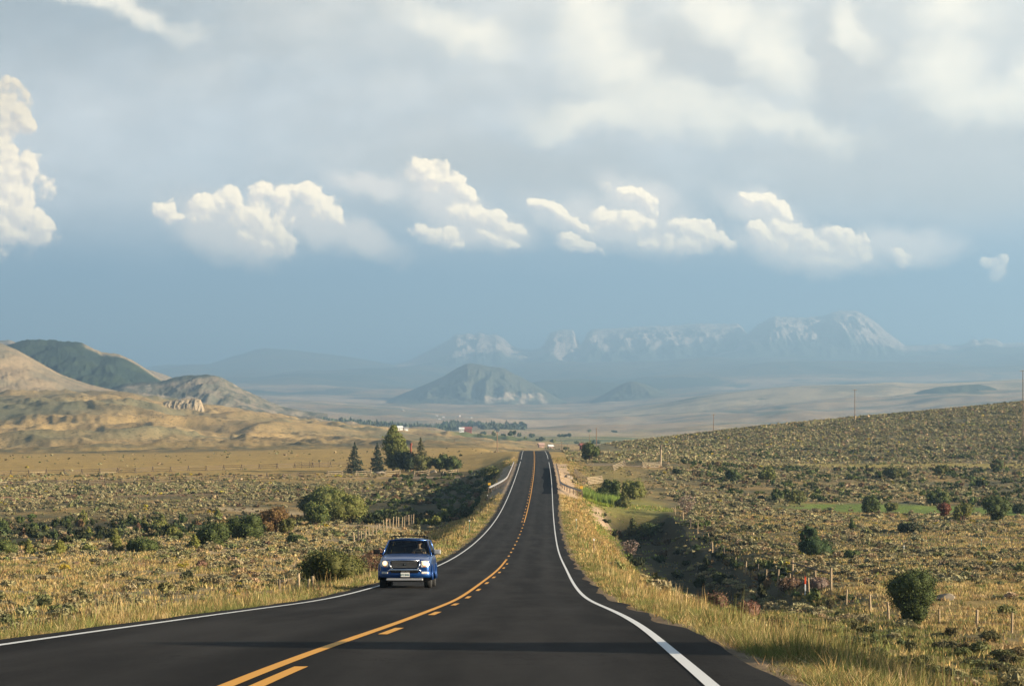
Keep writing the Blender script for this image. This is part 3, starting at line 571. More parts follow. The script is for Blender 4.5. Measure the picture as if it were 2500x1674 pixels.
def paint(name, col):
    m, nt, b = new_mat(name); P = pos(nt); n1 = noise(nt, P, 14, 6, .75); n2 = noise(nt, vm(nt,'MULTIPLY',P,(1,.1,1)), 1.5, 3, .5)
    c = mix(nt, (n1*.7+n2*.5).ss(.62,.95)*.55, col, tuple(x*.45+.006 for x in col)); nt.links.new(c, b.inputs['Base Color']); b.inputs['Roughness'].default_value=.7; return m
M['wpaint'] = paint('white_road_paint', (.62,.62,.60)); M['ypaint'] = paint('yellow_road_paint', (.64,.285,.010))
er = lambda y: 4.28-.14*(1-sstep(40,80,y))+.16*np.sin(y/7.3)*np.sin(y/2.9+1)+.10*perlin(y/3.1, y*0+.5)+.35*sstep(300,380,y)
el = lambda y: -(4.12+.10*perlin(y/2.7, y*0+3.5)+.12*sstep(200,400,y))
ro_=strip('road', el, er, 3.5, 1100, 0, M['asphalt'], n=45); tag(ro_, kind='structure')
_v=np.zeros(len(ro_.data.vertices)*3); ro_.data.vertices.foreach_get('co',_v); _v=_v.reshape(-1,3); _d=_v[:,0]-roadX(_v[:,1]); _t=sum(np.exp(-((_d-q)/.34)**2) for q in (-2.72,-1.05,.98,2.68)); _a=ro_.data.color_attributes.new('col','FLOAT_COLOR','POINT'); _c=np.ones((len(_v),4),np.float32); _c[:,:3]=_t[:,None]; _a.data.foreach_set('color',_c.ravel())
sk = lambda y: 4.40+.05*np.sin(y/7)+.35*sstep(300,380,y)
# asphalt edge thickness
def wp(s): return lambda y: s*3.65-.065+0*y
tag(strip('white_edge_line', -3.715, -3.60, 3.6, 607, .006, M['wpaint']), kind='structure')
tag(strip('white_edge_line', -3.715, -3.60, 628, 1090, .006, M['wpaint']), kind='structure')
tag(strip('white_edge_line', 3.57, 3.68, 3.6, 600, .006, M['wpaint']), kind='structure')
tag(strip('white_edge_line', 3.57, 3.68, 634, 1090, .006, M['wpaint']), kind='structure')
tag(strip('yellow_centre_line', -.065, .06, 3.6, 151, .006, M['ypaint']), kind='structure')
tag(strip('yellow_centre_line', -.05, .065, 284, 1090, .006, M['ypaint']), kind='structure')
y = 5.2; DA = []
while y < 1080:
    if y < 151: q = ((.17,.29),)
    elif y < 284: q = ((-.06,.08),)
    else: q = ((-.34,-.21),)
    for a,b_ in q: DA.append((a,b_,y,y+(3.1 if y<40 else 3.3)))
    y += 12.2
vv=[]; ff=[]
for a,b_,y0,y1 in DA:
    for s in np.linspace(y0,y1,5):
        for q in (a,b_): vv.append((float(roadX(s))+q, s, float(roadZ(s))+.006))
    k=len(vv)-10
    for j in range(4): ff.append((k+2*j,k+2*j+1,k+2*j+3,k+2*j+2))
tag(mesh_np('broken_yellow_line', np.array(vv), np.array(ff), M['ypaint']), kind='structure')
M['patch'] = simple('fresh_asphalt', (.0035,.0038,.006), .95, 0, .2, 3, spec=.02)
pl = lambda y: 2.05-.25*sstep(540,560,y)+.12*np.sin(y/9)-.5*np.exp(-((y-478)/9)**2)-.25*sstep(412,400,y)
tag(strip('dark_road_patch', pl, 3.57, 398, 545, .004, M['patch'], step=2.), kind='structure')
M['patch2'] = simple('worn_asphalt', (.012,.011,.012), .95, 0, .2, 3, spec=.02)
tag(strip('worn_road_patch', 3.76, 4.5, 398, 545, .004, M['patch2'], step=2.), kind='structure')

# ---------------------------------------------------------------- vegetation
def tri_cloud(C, size, cols, flat=0.0, stretch=None, rng=RNG):
    """one small leaf triangle at each centre; returns V, F, colours"""
    n = len(C); a = rng.normal(size=(n,3)); a /= np.linalg.norm(a,axis=1,keepdims=True)
    b = rng.normal(size=(n,3)); b -= a*(a*b).sum(1,keepdims=True); b /= np.linalg.norm(b,axis=1,keepdims=True)
    s = (np.asarray(size)*(.6+.8*rng.random(n)))[:,None]
    if stretch is not None: a = a*.45+np.asarray(stretch); 
    V = np.stack([C-a*s*.5-b*s*.5, C-a*s*.5+b*s*.5, C+a*s*.75], 1).reshape(-1,3)
    return V, np.arange(3*n).reshape(-1,3), np.repeat(cols,3,0)
def jitter(col, n, v=.25, hue=.08, rng=RNG):
    k = 1+v*(rng.random((n,1))*2-1); h = 1+hue*(rng.random((n,3))*2-1); return np.asarray(col)*k*h
KC = dict(willow=(.19,.195,.05), olive=(.14,.14,.04), dark=(.040,.052,.018), green=(.092,.118,.032), juniper=(.055,.09,.028), orange=(.20,.125,.045), red=(.20,.065,.035),
          dead=(.26,.19,.15), sage=(.19,.185,.115), brown=(.15,.085,.045), spruce=(.038,.055,.035), spruce2=(.085,.085,.035), cotton=(.16,.175,.038), yellow=(.20,.20,.04), rbrown=(.21,.115,.075), deep=(.028,.040,.014))
def lobes(w, d, h, n, shape, rng):
    L = []
    for i in range(n):
        t = (i+.5)/n
        if shape=='round':
            a = rng.random()*6.28; r = math.sqrt(rng.random())*.62; z = .25+.5*rng.random()*(1-r*.6); L.append((r*math.cos(a)*w/2, r*math.sin(a)*d/2, z*h, (.30+.14*rng.random())*min(w,h*1.3)*.62))
        elif shape=='cone':
            z = t; rr = (1-z)*.55+.12; a = rng.random()*6.28; q = rng.random()*.5*rr; L.append((q*math.cos(a)*w, q*math.sin(a)*d, (.1+.78*z)*h, rr*w*.52))
        elif shape=='vase':
            z = t; rr = .30+.5*z-.25*max(0,z-.75)*2; a = rng.random()*6.28; q = rng.random()*.30*rr; L.append((q*math.cos(a)*w, q*math.sin(a)*d, (.12+.68*z)*h, rr*w*.42))
        elif shape=='tall':
            z = t; rr = (.62 if z<.40 else .62-.80*(z-.40))*(1 if z>.1 else .8); a = rng.random()*6.28; q = .28*rr*rng.random()**.5; L.append((q*math.cos(a)*w, q*math.sin(a)*d, (.12+.78*z)*h, rr*w*(.40+.12*rng.random())))
        else:  # low
            a = rng.random()*6.28; r = rng.random()**.5*.78; L.append((r*math.cos(a)*w/2, r*math.sin(a)*d/2, (.30+.15*rng.random())*h, (.35+.15*rng.random())*h*1.0))
    return np.array(L)
def crown(w, h, col, n, leaf, shape='round', nl=None, d=None, seed=0, col2=None, gap=.0, up=None):
    rng = np.random.default_rng(seed+77); d = d or w; nl = nl or (9 if shape in('round','low') else 14)
    L = lobes(w, d, h, nl, shape, rng)
    k = rng.choice(nl, n*2, p=L[:,3]**2/(L[:,3]**2).sum()); v = rng.normal(size=(n*2,3)); v /= np.linalg.norm(v,axis=1,keepdims=True)
    r = L[k,3]*(1-.35*rng.random(n*2)**1.6+.13*rng.normal(size=n*2)); C = L[k,:3]+v*r[:,None]*np.array([1,d/w if w else 1,.95])
    ins = np.zeros(n*2,int)
    for j in range(nl): ins += (np.linalg.norm(C-L[j,:3],axis=1)<L[j,3]*.72)
    ok = (ins==0)&(C[:,2]>-.0*h)
    cl = np.sin(C[:,0]*9.1/w*3+seed)*np.sin(C[:,2]*7.3/h*3+1)*np.sin(C[:,1]*8/w*3+2)
    if gap: ok &= (cl>-1+gap)
    C = C[ok][:n]; cl = cl[ok][:n]; n = len(C)
    cols = jitter(col, n, .28, .10, rng)
    if col2 is not None:
        t = (rng.random(n)<np.clip(.35+.5*cl,0,1))[:,None]; cols = np.where(t, jitter(col2, n, .25, .1, rng), cols)
    kz = h/C[:,2].max(); kx = w/max(1e-3,(np.percentile(C[:,0],98)-np.percentile(C[:,0],2))); C[:,2] *= kz; C[:,:2] *= kx
    T_ = tri_cloud(C, leaf, cols, stretch=up, rng=rng)
    if gap>.3: return T_
    V_,F_,C_ = core(L, np.asarray(col)*.62); V_ = V_*np.array([kx,kx,kz]); return merge(T_, (V_,F_,C_))  # unseen darker core, added to block light inside the crown
_ico=None
def core(L, cols, k=.80):
    """opaque lumps added inside a crown to block light, in a darker twig colour"""
    global _ico
    if _ico is None:
        bm=bmesh.new(); bmesh.ops.create_icosphere(bm,subdivisions=2,radius=1.0); bm.verts.ensure_lookup_table(); _ico=(np.array([v.co[:] for v in bm.verts]),np.array([[v.index for v in f.verts] for f in bm.faces])); bm.free()
    V0,F0=_ico; n=len(L); j=1+.18*np.sin(V0[:,0]*7+V0[:,1]*5)*np.cos(V0[:,2]*6)
    V=(V0*j[:,None])[None]*L[:,3][:,None,None]*k+L[:,None,:3]; V[...,2]=np.maximum(V[...,2],-.05*L[:,2].max())
    return V.reshape(-1,3), (F0[None]+(np.arange(n)*len(V0))[:,None,None]).reshape(-1,3), np.tile(np.asarray(cols),(n*len(V0),1))
def merge(*parts):
    V=[];Fc=[];Cc=[];o=0
    for v,f,c in parts: V.append(v);Fc.append(f+o);Cc.append(c);o+=len(v)
    return np.concatenate(V),np.concatenate(Fc),np.concatenate(Cc)
M['bark'] = simple('bark', (.10,.075,.05), .95, 0, .4, 6, spec=.1, bmp=.02)
M['twig'] = simple('twigs', (.14,.09,.065), .95, 0, .3, 6, spec=.1)
BN = [0]
def bush(px, py, w, h, kind, label, shape='round', name='bush', group=None, kind2=None, Y=None, sink=.03, trunk=None, cat='bush', gap=.12, up=None, dens=1.0, leaf=None, nl=None):
    BN[0] += 1; p = at(px, py, Y); s = F/p.y; W_, H_ = w/s, h/s
    n = int(min(14000, max(90, w*h*.62*dens))); lf = leaf or max(1.9*2.44/s*.62, .035)
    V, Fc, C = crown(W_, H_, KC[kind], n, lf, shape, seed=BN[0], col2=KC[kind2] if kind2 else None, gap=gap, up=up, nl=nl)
    big = w*h > 900; H0 = 0
    if big or trunk:
        r = empty(name, p-Vector((0,0,sink*H_))); tag(r, label, cat, group)
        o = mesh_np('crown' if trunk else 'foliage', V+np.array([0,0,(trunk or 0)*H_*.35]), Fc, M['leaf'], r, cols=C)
        mb = MB(); rng = random.Random(BN[0])
        if trunk: 
            mb.tube([(0,0,-.3),(0,0,H_*.3),(.05*W_,0,H_*.62)],[.035*H_,.028*H_,.012*H_],7)
            for i in range(6):
                a=rng.random()*6.28; z=H_*(.25+.08*i); mb.tube([(0,0,z),(math.cos(a)*W_*.2,math.sin(a)*W_*.2,z+H_*.15)],[.014*H_,.006*H_],5)
            mb.build('trunk', M['bark'], r)
        else:
            for i in range(9):
                a=rng.random()*6.28; q=W_*(.12+.22*rng.random()); mb.tube([(math.cos(a)*.05*W_,math.sin(a)*.05*W_,-.2*H_),(math.cos(a)*q*.6,math.sin(a)*q*.6,H_*.35),(math.cos(a)*q,math.sin(a)*q,H_*.7)],[.02*H_,.014*H_,.006*H_],5)
            mb.build('stem', M['twig'], r)
        return r
    o = mesh_np(name, V-np.array([0,0,sink*H_]), Fc, M['leaf'], cols=C); o.location = p; tag(o, label, cat, group); return o
def spruce(px, py, w, h, kind, label, Y=None, seed=0):
    p = at(px, py, Y); s = F/p.y; W_, H_ = w/s, h/s; rng = np.random.default_rng(seed+5)
    r = empty('spruce_tree', p); tag(r, label, 'tree', 'spruce trees')
    MB().tube([(0,0,-.3),(0,0,H_*.5),(0,0,H_*.97)],[.02*H_,.012*H_,.004*H_],7).build('trunk', M['bark'], r)
    C = []; z = .05
    while z < .985:
        R = W_/2*(1-z)**.85*(.85+.3*rng.random()); nb = int(6+7*(1-z))
        for j in range(nb):
            a = rng.random()*6.28; rr = R*(.75+.4*rng.random()); m_ = max(3,int(26*(1-z)+4)); t = rng.random(m_)**.7
            C.append(np.stack([np.cos(a+rng.normal(size=m_)*.09)*rr*t, np.sin(a+rng.normal(size=m_)*.09)*rr*t, z*H_-rr*t*.30+rr*.16*t*t-rng.random(m_)*.035*H_],1))
        z += .038+.012*rng.random()
    C = np.concatenate(C); V,Fc,Cc = tri_cloud(C, max(.16,2.2/s), jitter(KC[kind],len(C),.3,.1,rng), rng=rng)
    mesh_np('crown', V, Fc, M['leaf'], r, cols=Cc); return r

# --- scattered sagebrush and grass (nobody could count them: one object each)
def sage_templates(nt_, size, k, rng):
    T=[]
    for i in range(k):
        L = np.array([(math.cos(a)*.45*q, math.sin(a)*.45*q, .25+.3*rng.random(), .38+.2*rng.random()) for a,q in zip(rng.random(6)*6.28, rng.random(6)**.5*1.2)])
        j = rng.integers(0,6,nt_); v = rng.normal(size=(nt_,3)); v/=np.linalg.norm(v,axis=1,keepdims=True); v[:,2]=np.abs(v[:,2])*.9-.15
        C = L[j,:3]+v*(L[j,3]*(.78+.25*rng.random(nt_)))[:,None]; C[:,2]=np.clip(C[:,2],.02,None)
        V,_,_ = tri_cloud(C, size, np.zeros((nt_,3)), rng=rng)
        if nt_>=30:      # a few inner faces added to block light and deepen the shading
            for l in L[:4]:
                o_=l[:3]; r_=l[3]*.80; q=[o_+r_*np.array(v_) for v_ in ((1,0,0),(0,1,0),(-1,0,0),(0,-1,0),(0,0,.95))]
                V=np.concatenate([V]+[np.array([q[i_],q[(i_+1)%4],q[4]]) for i_ in range(4)]+[np.array([q[i_],q[(i_+1)%4],o_-np.array([0,0,.35])]) for i_ in range(4)])
        T.append(V)
    return T
def instance(name, pos_, sc, rot, cols, T, mat, zs=None, rng=RNG):
    """all plants of one scattered cover as a single mesh"""
    VV=[];CC=[]; tk = rng.integers(0,len(T),len(pos_)); zs = sc if zs is None else zs
    for k,t in enumerate(T):
        i = tk==k
        if not i.any(): continue
        c=np.cos(rot[i]);s=np.sin(rot[i]); t=t.astype(np.float32)
        x = (t[None,:,0]*c[:,None]-t[None,:,1]*s[:,None])*sc[i][:,None]+pos_[i,0:1]; y=(t[None,:,0]*s[:,None]+t[None,:,1]*c[:,None])*sc[i][:,None]+pos_[i,1:2]; z=t[None,:,2]*zs[i][:,None]+pos_[i,2:3]
        VV.append(np.stack([x,y,z],-1).reshape(-1,3).astype(np.float32)); nf=t.shape[0]//3
        j = 1+.22*(rng.random((i.sum(),nf,1))*2-1); CC.append(np.repeat((cols[i][:,None,:]*j).reshape(-1,3),3,0).astype(np.float32))
    V=np.concatenate(VV);C=np.concatenate(CC)
    o=mesh_np(name, V, np.arange(len(V)).reshape(-1,3), mat, cols=C); tag(o, kind='stuff'); return o
def scatter(Y0, Y1, dens, mx, umax=.29, rng=RNG):
    area = umax*(Y1*Y1-Y0*Y0); n = int(area*mx); Y = np.sqrt(rng.random(n)*(Y1*Y1-Y0*Y0)+Y0*Y0); u = (rng.random(n)*2-1)*umax; X=u*Y
    k = rng.random(n) < dens(X,Y); X=X[k];Y=Y[k]
    return X,Y
def sage_density(X, Y):
    d = X-roadX(Y); n = fbm(X/12+40, Y/12, 3)*.5+.5; nb = fbm(X/38, Y/45+7, 3)*.5+.5; zz = ground_lr(X,Y); D = np.zeros(len(X))
    cl = sstep(.30,.62,n)
    pasture = (d>28)*(Y>118)*(Y<740); D += pasture*.75*cl*(1-.93*sstep(110,130,Y)*(1-sstep(205,240,Y))*sstep(.25,.45,nb))
    D *= 1-.97*green_strip(X,Y); D *= 1-.95*hay_strip(X,Y); D *= 1-.7*sstep(225,240,Y)*(1-sstep(270,285,Y))*(d>60)
    D += (d>20)*(d<=28)*(Y>165)*(Y<430)*.6*sstep(21,24,d); D *= (np.abs(d+roadX(Y)-27.3)>2.2)*1.0
    D += (d>7.5)*(d<17)*(Y>95)*(Y<175)*.55*sstep(.5,.6,n)*(1-sstep(11,15,d))
    D += (d>12)*(d<=28)*(Y>60)*(Y<165)*.05
    D += (Y>=740)*(Y<1180)*(d>30)*.62*sstep(.22,.5,n)*sstep(25,45,d)
    D += (d>8)*(d<=28)*(Y>470)*(Y<590)*.06+(d>9)*(d<=30)*(Y>620)*(Y<760)*.5
    nb2 = fbm(X/26+60, Y/55+9, 4)*.5+.5; hl = Y>=740; D *= np.where(hl, .6+.4*sstep(.40,.52,nb2), np.where((d>20)&(d<34)&(Y>165)&(Y<430), 1, .15+.85*sstep(.42,.53,nb2)))
    L = d<-13; lft = (.2+.8*sstep(.40,.52,nb2))
    D += L*(Y>110)*(Y<430)*(zz>-17.2)*.46*(.3+.7*cl)*(1-.75*sstep(.48,.62,nb))
    D += L*(Y>240)*(Y<=560)*(zz<=-17.2)*.42*(.3+.7*cl)*(d<-34); D = np.where(L, D*lft, D); D *= 1-.62*creekmask(X,Y)
    D += L*(Y>430)*(Y<575)*(d<-58)*.75*(zz>-18.9)
    D += L*(Y>500)*(Y<575)*(d>-58)*(d<-22)*.55*cl
    D += L*(Y>=575)*(Y<640)*(d<-40)*.18*cl+L*(Y>=640)*(Y<1000)*.012*sstep(.5,.7,n)
    return D
def sage_cols(X, Y, n, rng):
    c = jitter((.275,.24,.125), n, .30, .06, rng); r = rng.random(n); nb = fbm(X/22+3, Y/22, 3)*.5+.5
    sw = lambda m,k: np.where(m[:,None], jitter(k,n,.25,.08,rng), c)
    c = sw(r<.12,(.20,.20,.08)); c = sw((r>.12)&(r<.22),(.38,.29,.16)); c = sw((r>.22)&(r<.26),(.18,.12,.07)); c = sw((r>.26)&(r<.275),(.36,.28,.03)); c = sw((r>.3)&(nb>.66),(.095,.10,.045))
    c = c*(.62+.75*(fbm(X/34+21, Y/60, 4)*.5+.5))[:,None]; hill = (Y>740); c = np.where((hill&(r>.5))[:,None], c*np.array((.80,.80,.72)), c)
    return c
if True:
    rng = np.random.default_rng(5)
    for (a,b,nt_,sz,k) in ((60,215,170,.23,14),(215,400,105,.27,12),(400,640,40,.40,12),(640,1180,14,.64,10)):
        X,Y = scatter(a,b,lambda x,y: sage_density(x,y)*.85,1.55,rng=rng); n=len(X); Z=ground(X,Y)
        sc = (.26+.56*rng.random(n)**2.2)*(1+.2*(a>600)); zs = sc*(.70+.45*rng.random(n))
        instance('sagebrush', np.stack([X,Y,Z-.03],1), sc, rng.random(n)*6.28, sage_cols(X,Y,n,rng), sage_templates(nt_,sz,k,rng), M['leaf'], zs, rng); print('sage',a,n,n*nt_)
def blades(nb, h, w, spread, rng, bend=.55):
    """a tuft: nb thin bent blades"""
    V=[]
    for i in range(nb):
        a=rng.random()*6.28; q=rng.random()**.5*spread; x,y=q*math.cos(a),q*math.sin(a); hh=h*(.55+.6*rng.random()); t=rng.random()*6.28; ww=w*(.7+.6*rng.random())
        bx,by=rng.normal()*bend*hh*.6,rng.normal()*bend*hh*.6; cx,cy=math.cos(t)*ww/2,math.sin(t)*ww/2
        V += [(x-cx,y-cy,0),(x+cx,y+cy,0),(x+bx,y+by,hh)]
    return np.array(V)
def verge_density(X,Y):
    d=X-roadX(Y); ad=np.abs(d); n=fbm(X/6+9,Y/6,3)*.5+.5; e=np.where(d>0,4.36-.16*(1-sstep(40,80,Y)),4.18)+.22*n
    return sstep(0,.35,ad-e)*(1-sstep(10,15.5,ad))*(.55+.45*n)*np.where((Y>400)&(Y<592)&(ad<8),.05,1)*np.where((d>9.5)&(d<13)&(Y>335)&(Y<400),.15,1)
def slope_density(X,Y):
    d=X-roadX(Y); ad=np.abs(d); n=fbm(X/9+2,Y/9,3)*.5+.5; z=ground_lr(X,Y)
    g = (ad>8)*(.25+.75*sstep(.3,.6,n)); g = g*np.where((d<0)&(z<-17.3)&(Y>250),.15,1)*np.where((d<-9.5)&(d>-36)&(Y>330),.08,1)*(1-.9*creekmask(X,Y))*np.where((d>10)&(d<26)&(Y>205)&(Y<410),.12,1); return g*np.where((d>30)&(Y>210),.9,1)
def grass_cols(X,Y,n,rng):
    d=X-roadX(Y); ad=np.abs(d); nb=fbm(X/3.5+3,Y/9,4)*.5+.5; c=jitter((.40,.285,.11),n,.25,.06,rng); r=rng.random(n)
    sw=lambda m,k: np.where(m[:,None], jitter(k,n,.25,.08,rng), c)
    c=sw(r<.12,(.50,.38,.19)); c=sw((r>.12)&(r<.2),(.20,.12,.055)); c=sw((r>.80)|((ad<6.4)&(nb>.40)&(r>.45)&(Y<330)),(.16,.17,.05)); c=sw((nb>.62)&(r<.5),(.17,.17,.05)); c=sw((nb<.33)&(r<.25)&(ad>7),(.30,.15,.08))
    dr=(d>10)&(d<27)&(Y<240); c=sw(dr&(r<.55),(.15,.155,.045)); wet=(d>9)&(d<25)&(Y>300)&(Y<450); c=sw(wet&(r<.6),(.19,.24,.045))
    return c
if True:
    rng = np.random.default_rng(8)
    for (a,b,mx,nb,h,w,sp,k,um) in ((12,34,150,9,.34,.013,.10,30,.26),(34,70,65,10,.35,.022,.14,24,.25),(70,160,20,10,.37,.042,.22,20,.28),(160,330,5.0,9,.38,.085,.40,16,.28),(330,650,1.8,7,.38,.17,.6,12,.28)):
        X,Y = scatter(a,b,verge_density,mx,um,rng); n=len(X); Z=ground(X,Y); d=np.abs(X-roadX(Y)); sc=(.55+.55*rng.random(n))*(.45+.65*sstep(4.4,6.2,d))*(.45+1.1*sstep(.25,.75,fbm(X/2.3,Y/5,3)*.5+.5))*(1-.35*sstep(8,12,d))*.80
        tl = np.where(rng.random(n)<.04,1.9,1.0)
        instance('dry_grass', np.stack([X,Y,Z-.02],1), .6+.4*sc, rng.random(n)*6.28, grass_cols(X,Y,n,rng), [blades(nb,h,w,sp,rng) for _ in range(k)], M['grass'], sc*tl, rng); print('verge',a,n,n*nb)
    for (a,b,mx,nb,h,w,sp,k) in ((20,110,9.0,8,.34,.034,.22,20),(110,230,3.2,8,.34,.085,.42,16),(230,430,1.5,6,.32,.15,.6,12)):
        X,Y = scatter(a,b,slope_density,mx,.28,rng); n=len(X); Z=ground(X,Y); sc=(.6+.6*rng.random(n))
        instance('dry_grass', np.stack([X,Y,Z-.02],1), sc, rng.random(n)*6.28, grass_cols(X,Y,n,rng), [blades(nb,h,w,sp,rng) for _ in range(k)], M['grass'], sc, rng); print('slope',a,n,n*nb)
    # reeds by the culvert
    n=1500; Y=420+rng.random(n)*20; X=roadX(Y)+9.6+rng.random(n)*7.2; Z=ground(X,Y)
    instance('green_reeds', np.stack([X,Y,Z-.02],1), np.full(n,1.), rng.random(n)*6.28, jitter((.20,.27,.055),n,.3,.1,rng), [blades(6,1.5,.14,.4,rng,.15) for _ in range(10)], M['grass'], .7+.5*rng.random(n), rng)
    n=260; Y=410+rng.random(n)*6; X=roadX(Y)+10+rng.random(n)*4; Z=ground(X,Y)
    instance('green_reeds', np.stack([X,Y,Z-.02],1), np.full(n,1.), rng.random(n)*6.28, jitter((.24,.28,.04),n,.3,.1,rng), [blades(6,.6,.14,.4,rng,.3) for _ in range(10)], M['grass'], .6+.5*rng.random(n), rng)
    # low shrubs of the creek bottoms, darker and greener than the sagebrush
    def d_(X,Y): return np.abs(X-roadX(Y))
    def shrubd(X,Y):
        d=X-roadX(Y); z=ground_lr(X,Y); n=fbm(X/10+70,Y/10,3)*.5+.5
        return creekmask(X,Y)*.034*sstep(.25,.5,n)+(d<-9)*(d>-36)*(Y>350)*(Y<620)*.10*sstep(.35,.6,n)+(d>38)*(Y>480)*(Y<640)*.09*sstep(.4,.65,n)*(X<150)+(d>45)*(Y>735)*(Y<790)*.10*sstep(.5,.6,n)*(X>60)+(d>25)*(d<28)*(Y>185)*(Y<400)*.05+(d>11)*(d<24)*(Y>205)*(Y<400)*.022+(d>16)*(d<30)*(Y>80)*(Y<150)*.16*sstep(.4,.6,n)
    TN=sage_templates(420,.13,10,rng); X,Y=scatter(70,200,shrubd,1.0,rng=rng); n=len(X)
    instance('low_shrubs', np.stack([X,Y,ground(X,Y)-.05],1), .4+.6*rng.random(n)**2, rng.random(n)*6.28, jitter((.10,.095,.04),n,.35,.15,rng), TN, M['leaf'], .45+.5*rng.random(n)**2, rng)
    X,Y=scatter(200,800,shrubd,1.0,rng=rng); n=len(X); Z=ground(X,Y); r=rng.random(n); c=jitter((.085,.105,.03),n,.3,.1,rng); c=np.where(((creekmask(X,Y)>.3)|(d_(X,Y)<26)&(Y<410))[:,None],c*.42,c); c=np.where((r<.15)[:,None],jitter((.15,.10,.05),n,.3,.1,rng),c); c=np.where((r>.8)[:,None],jitter((.05,.065,.025),n,.3,.1,rng),c)  # creek and ditch shrubs darkened, shade put into their leaf colour
    ckk=creekmask(X,Y); instance('low_shrubs', np.stack([X,Y,Z-.05],1), (.6+.8*rng.random(n)**2)*(1+.1*ckk), rng.random(n)*6.28, c, sage_templates(60,.36,14,rng), M['leaf'], (.7+.9*rng.random(n)**2)*(1+.25*ckk), rng); print('shrubs',n)

    # --- single bushes one can pick out
    g1='willow and juniper bushes left of the road'; g2='bushes on the right pasture'; g3='bushes in the dark creek bottom on the left'
    bush(828,1436,150,108,'olive','large dark olive bush standing left of the blue car, nearest big bush','round',kind2='deep',group=g1,Y=112,gap=.2)
    bush(912,1428,84,74,'rbrown','reddish brown twiggy bush between the large olive bush and the car','round',kind2='brown',group=g1,Y=118,gap=.35)
    bush(476,1482,62,44,'green','low green bush in the roadside grass, leftmost of the roadside three','low',kind2='dark',group=g1,Y=104)
    bush(540,1478,44,58,'olive','narrow upright olive bush, middle of the roadside three','round',kind2='dark',group=g1,Y=106)
    bush(600,1472,84,56,'green','wide green bush in the roadside grass, rightmost of the roadside three','low',kind2='dark',group=g1,Y=108)
    bush(862,1277,92,78,'willow','big round green bush just above the wire fence, left of the long shadow','round',kind2='olive',group=g3,dens=1.1)
    bush(800,1262,80,84,'willow','tall green bush with a lobed top, left neighbour of the big round one','round',kind2='green',group=g3)
    bush(748,1262,60,66,'olive','dark olive bush between the lobed green bush and the orange one','round',kind2='dark',group=g3)
    bush(770,1282,56,60,'green','green bush in front of the lobed green bush','round',kind2='willow',group=g3)
    bush(672,1304,66,74,'orange','orange brown autumn bush in the row along the creek','round',kind2='brown',group=g3,gap=.3)
    bush(700,1305,40,44,'olive','small olive bush at the right foot of the orange bush','round',group=g3)
    bush(606,1316,84,66,'green','broad green bush with a dark side, left of the orange bush','round',kind2='deep',group=g3)
    bush(522,1334,80,66,'green','broad dark green bush, second to the left of the orange bush','round',kind2='deep',group=g3)
    bush(474,1338,30,36,'yellow','small yellow green bush left of the broad dark green one','cone',group=g3)
    bush(345,1346,74,38,'green','low green bush at the lower edge of the creek bottom','low',kind2='deep',group=g3)
    bush(424,1318,38,34,'willow','pale green bush above the low green bush','round',group=g3)
    bush(395,1291,36,40,'willow','pointed pale green bush in the dark creek bottom, tallest of the small ones','cone',group=g3)
    bush(352,1288,20,30,'olive','slim olive bush left of the pointed pale green one','cone',group=g3)
    bush(318,1280,22,28,'green','small green bush, second left of the pointed pale green one','cone',group=g3)
    bush(202,1282,30,40,'willow','upright olive green bush alone on the upper edge of the creek bottom','cone',kind2='olive',group=g3)
    bush(163,1282,18,18,'green','tiny green bush left of the upright lone bush','round',group=g3)
    bush(52,1280,20,22,'green','tiny green bush high up near the left edge of the picture','round',group=g3)
    bush(112,1312,22,30,'yellow','small yellow green bush low in the creek bottom, left part','cone',group=g3)
    bush(82,1298,20,24,'green','small green bush beside the yellow green one, left part','round',group=g3)
    bush(8,1298,28,32,'green','green bush cut by the left edge of the picture, upper one','cone',group=g3)
    bush(216,1306,16,22,'yellow','little yellow bush under the upright lone bush','cone',group=g3)
    bush(282,1330,26,42,'willow','tall thin pale green bush in the middle of the creek bottom','cone',group=g3)
    bush(18,1356,56,44,'green','wide green bush cut by the left edge of the picture, lower one','round',kind2='olive',group=g3)
    bush(70,1352,26,38,'willow','pale green bush right of the wide bush at the left edge','cone',group=g3)
    bush(146,1350,34,34,'yellow','yellow green bush on the near edge of the creek bottom','cone',group=g3)
    bush(216,1348,34,20,'willow','low pale bush on the near edge of the creek bottom','low',group=g3)
    bush(290,1344,26,22,'olive','low olive bush between the low pale and the low green bush','low',group=g3)
    bush(532,1266,22,24,'willow','pale green bush on the far bank above the broad dark green bushes','cone',group=g3)
    bush(716,1327,48,24,'green','low green bush alone on the dry field left of the wire fence','low',kind2='dark',group=g1,Y=285)
    bush(1060,1262,28,28,'willow','green bush in the road shadow, lower of the three there','round',group=g3,Y=352)
    bush(1082,1236,30,34,'willow','green bush in the road shadow, middle of the three there','round',group=g3,Y=395)
    bush(1101,1220,26,36,'green','green bush in the road shadow, upper of the three there','cone',group=g3,Y=415)
    bush(1019,1264,12,18,'willow','small thin bush at the end of the wire fence','cone',group=g3,Y=362)
    bush(1038,1256,11,14,'willow','tiny bush right of the end of the wire fence','round',group=g3,Y=372)
    bush(1192,1166,40,38,'olive','olive bush left of the left guardrail','round',kind2='green',group=g3,Y=555)
    bush(1443,1132,42,48,'green','green bush right of the road crest, at the foot of the sagebrush hill','round',kind2='olive',group=g2,Y=640)
    bush(1487,1214,54,58,'green','dark green bush left in the clump behind the reeds','round',kind2='dark',group=g2,Y=430)
    bush(1545,1196,54,50,'willow','rounded yellow green bush at the back of the clump behind the reeds','round',kind2='olive',group=g2,Y=455)
    bush(1523,1222,36,42,'olive','olive bush in the middle of the clump behind the reeds','cone',group=g2,Y=415)
